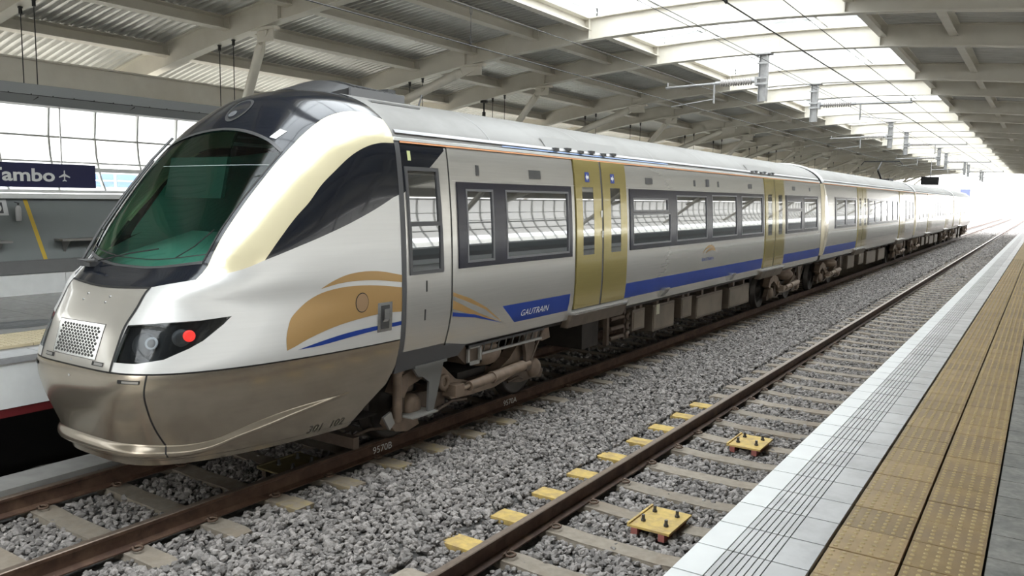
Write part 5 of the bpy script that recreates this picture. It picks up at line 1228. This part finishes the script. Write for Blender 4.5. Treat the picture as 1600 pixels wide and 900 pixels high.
# lifeguard, ladder step and brackets on the near side of the leading bogie
def lead_part(name, mb, m_): mb.build(name, m_, b0)
mb = MB(); x = XC+1.20
mb.box((x-.18, 6.62, .90), (x+.12, 7.18, .93)); mb.prism([(6.64, .90), (7.18, .90), (7.12, .70), (6.98, .30), (6.90, .30), (6.92, .70), (6.80, .78), (6.74, .78)], 'x', x+.04, x+.07); lead_part('step_bracket', mb, mat('grey_step_metal', (.17, .17, .165), .45, .4))
mb = MB(); mb.box((x-.16, 6.58, .345), (x+.12, 7.02, .36)); lead_part('foot_step', mb, mat('light_step_plate', (.36, .35, .33), .4, .5))
mb = MB(); mb.prism([(6.60, .92), (6.70, .92), (6.70, .38), (6.64, .38)], 'x', x-.14, x-.10); lead_part('step_bracket', mb, M_bogie)
mb = MB(); mb.tube([(x-.08, 6.55, .30), (x-.08, 6.55, .88)], .055, 12); mb.tube([(x-.08, 6.55, .84), (x-.08, 6.55, .93)], .07, 12); lead_part('vertical_damper', mb, M_bogie_l)
mb = MB(); mb.prism([(6.45, .34), (6.6, .34), (6.85, .30), (6.9, .2), (6.7, .16), (6.5, .2), (6.42, .28)], 'x', x-.22, x-.06); lead_part('axle_end_cover', mb, M_bogie_l)
mb = MB(); mb.prism([(6.30, .40), (6.42, .44), (6.48, .30), (6.40, .24)], 'x', x-.08, x-.05); lead_part('sensor', mb, mat('light_step_plate', (.36, .35, .33), .4, .5))
mb = MB(); mb.tube([(x-.35, 6.1, .18), (x-.3, 6.35, .22), (x-.2, 6.55, .2)], .02, 6); mb.box((XC-1.0, 6.0, .10), (XC+1.0, 6.08, .22)); lead_part('guard_iron', mb, M_bogie)
# bracket rack above the air spring
mb = MB(); x = XC+1.28
mb.box((x-.18, 7.62, .98), (x+.02, 9.35, 1.01)); 
lead_part('cable_tray', mb, M_darkgrey)
for i in range(9):
    mb = MB(); y = 7.95+i*.16; mb.bar((x+.02, y, 1.0), (x-.04, y+.04, .86), .012, .02); lead_part('tray_hook', mb, mat('grey_step_metal', (.17, .17, .165), .45, .4))
mb = MB(); mb.box((x-.02, 7.90, .86), (x+.02, 9.3, .885)); mb.box((x-.02, 7.62, .76), (x+.01, 7.66, 1.0)); mb.box((x-.02, 7.86, .76), (x+.01, 7.9, 1.0)); mb.box((x-.02, 7.62, .76), (x+.01, 7.9, .80)); mb.box((x-.02, 7.62, .96), (x+.01, 7.9, 1.0)); lead_part('cable_tray', mb, mat('light_step_plate', (.36, .35, .33), .4, .5))
mb = MB(); mb.prism([(7.35, 1.0), (7.62, .78), (7.9, .78), (7.9, 1.0)], 'x', x-.3, x-.03); lead_part('spring_seat', mb, M_bogie)
# underfloor boxes between the bogies of each carriage
xb = XC+1.18
def boxes(car, y0, specs):
    for (a, b, z0, z1, kind) in specs:
        mb = MB(); mb.box((XC-1.1, y0+a, z0), (xb, y0+b, z1)); o = mb.build('equipment_box', M_box, car)
        mb = MB(); mb.box((xb, y0+a+.04, z0+.04), (xb+.012, y0+b-.04, z1-.04)); mb.build('box_cover', mat('brown_box_cover', (.19, .155, .115), .45, .15, noise=.1, dirt=(.12, .095, .07), dscale=2), o)
        if kind:
            mb = MB(); mb.box((xb+.013, y0+a+.12, z0+.30), (xb+.018, y0+a+.26, z0+.48)); mb.build('box_label', mat('pale_label', (.55, .53, .40), .5), o)
        for q in (.25, .75):
            mb = MB(); yy = y0+a+(b-a)*q; mb.box((xb-.12, yy-.05, z1), (xb-.02, yy+.05, 1.0)); mb.build('hanger', M_bogie, o)
boxes(car1, 0, [(12.45, 12.95, .54, .90, 0), (13.30, 14.30, .42, .90, 1), (15.45, 17.0, .40, .86, 0), (17.45, 18.9, .40, .86, 0), (14.65, 15.2, .50, .9, 0)])
# stacked air gear beside the first door
mb = MB(); mb.box((XC-1.05, 11.0, .42), (XC+1.0, 11.55, .98)); mb.build('equipment_box', M_under, car1)
mb = MB()
for z in (.50, .66, .82): mb.tube([(XC+1.12, 11.72, z), (XC+1.12, 12.2, z)], .035, 8); mb.lathe((XC+1.14, 12.3, z), [(.001, 0), (.06, 0), (.07, .04), (.03, .06)], 'x', 12)
mb.box((XC+1.05, 11.62, .40), (XC+1.12, 11.70, .98)); mb.box((XC+1.05, 12.28, .42), (XC+1.10, 12.36, .98)); mb.build('air_valves', M_bogie, car1)
mb = MB(); mb.tube([(XC+1.1, 15.1+.12*math.cos(t), .78-.16*abs(math.sin(t))) for t in np.linspace(0, math.pi, 12)], .022, 8); mb.build('hose', M_rubber, car1)
for k in (1, 2, 3):
    a = 25.15+(k-1)*OFF*.995; boxes(cars[k], a, [(5.0, 6.2, .45, .92, 0), (7.0, 8.0, .48, .92, 1), (8.6, 10.6, .40, .88, 0), (11.2, 12.8, .40, .88, 0)] if k < 3 else [(5.0, 6.0, .45, .92, 0), (7.2, 8.4, .42, .9, 0)])
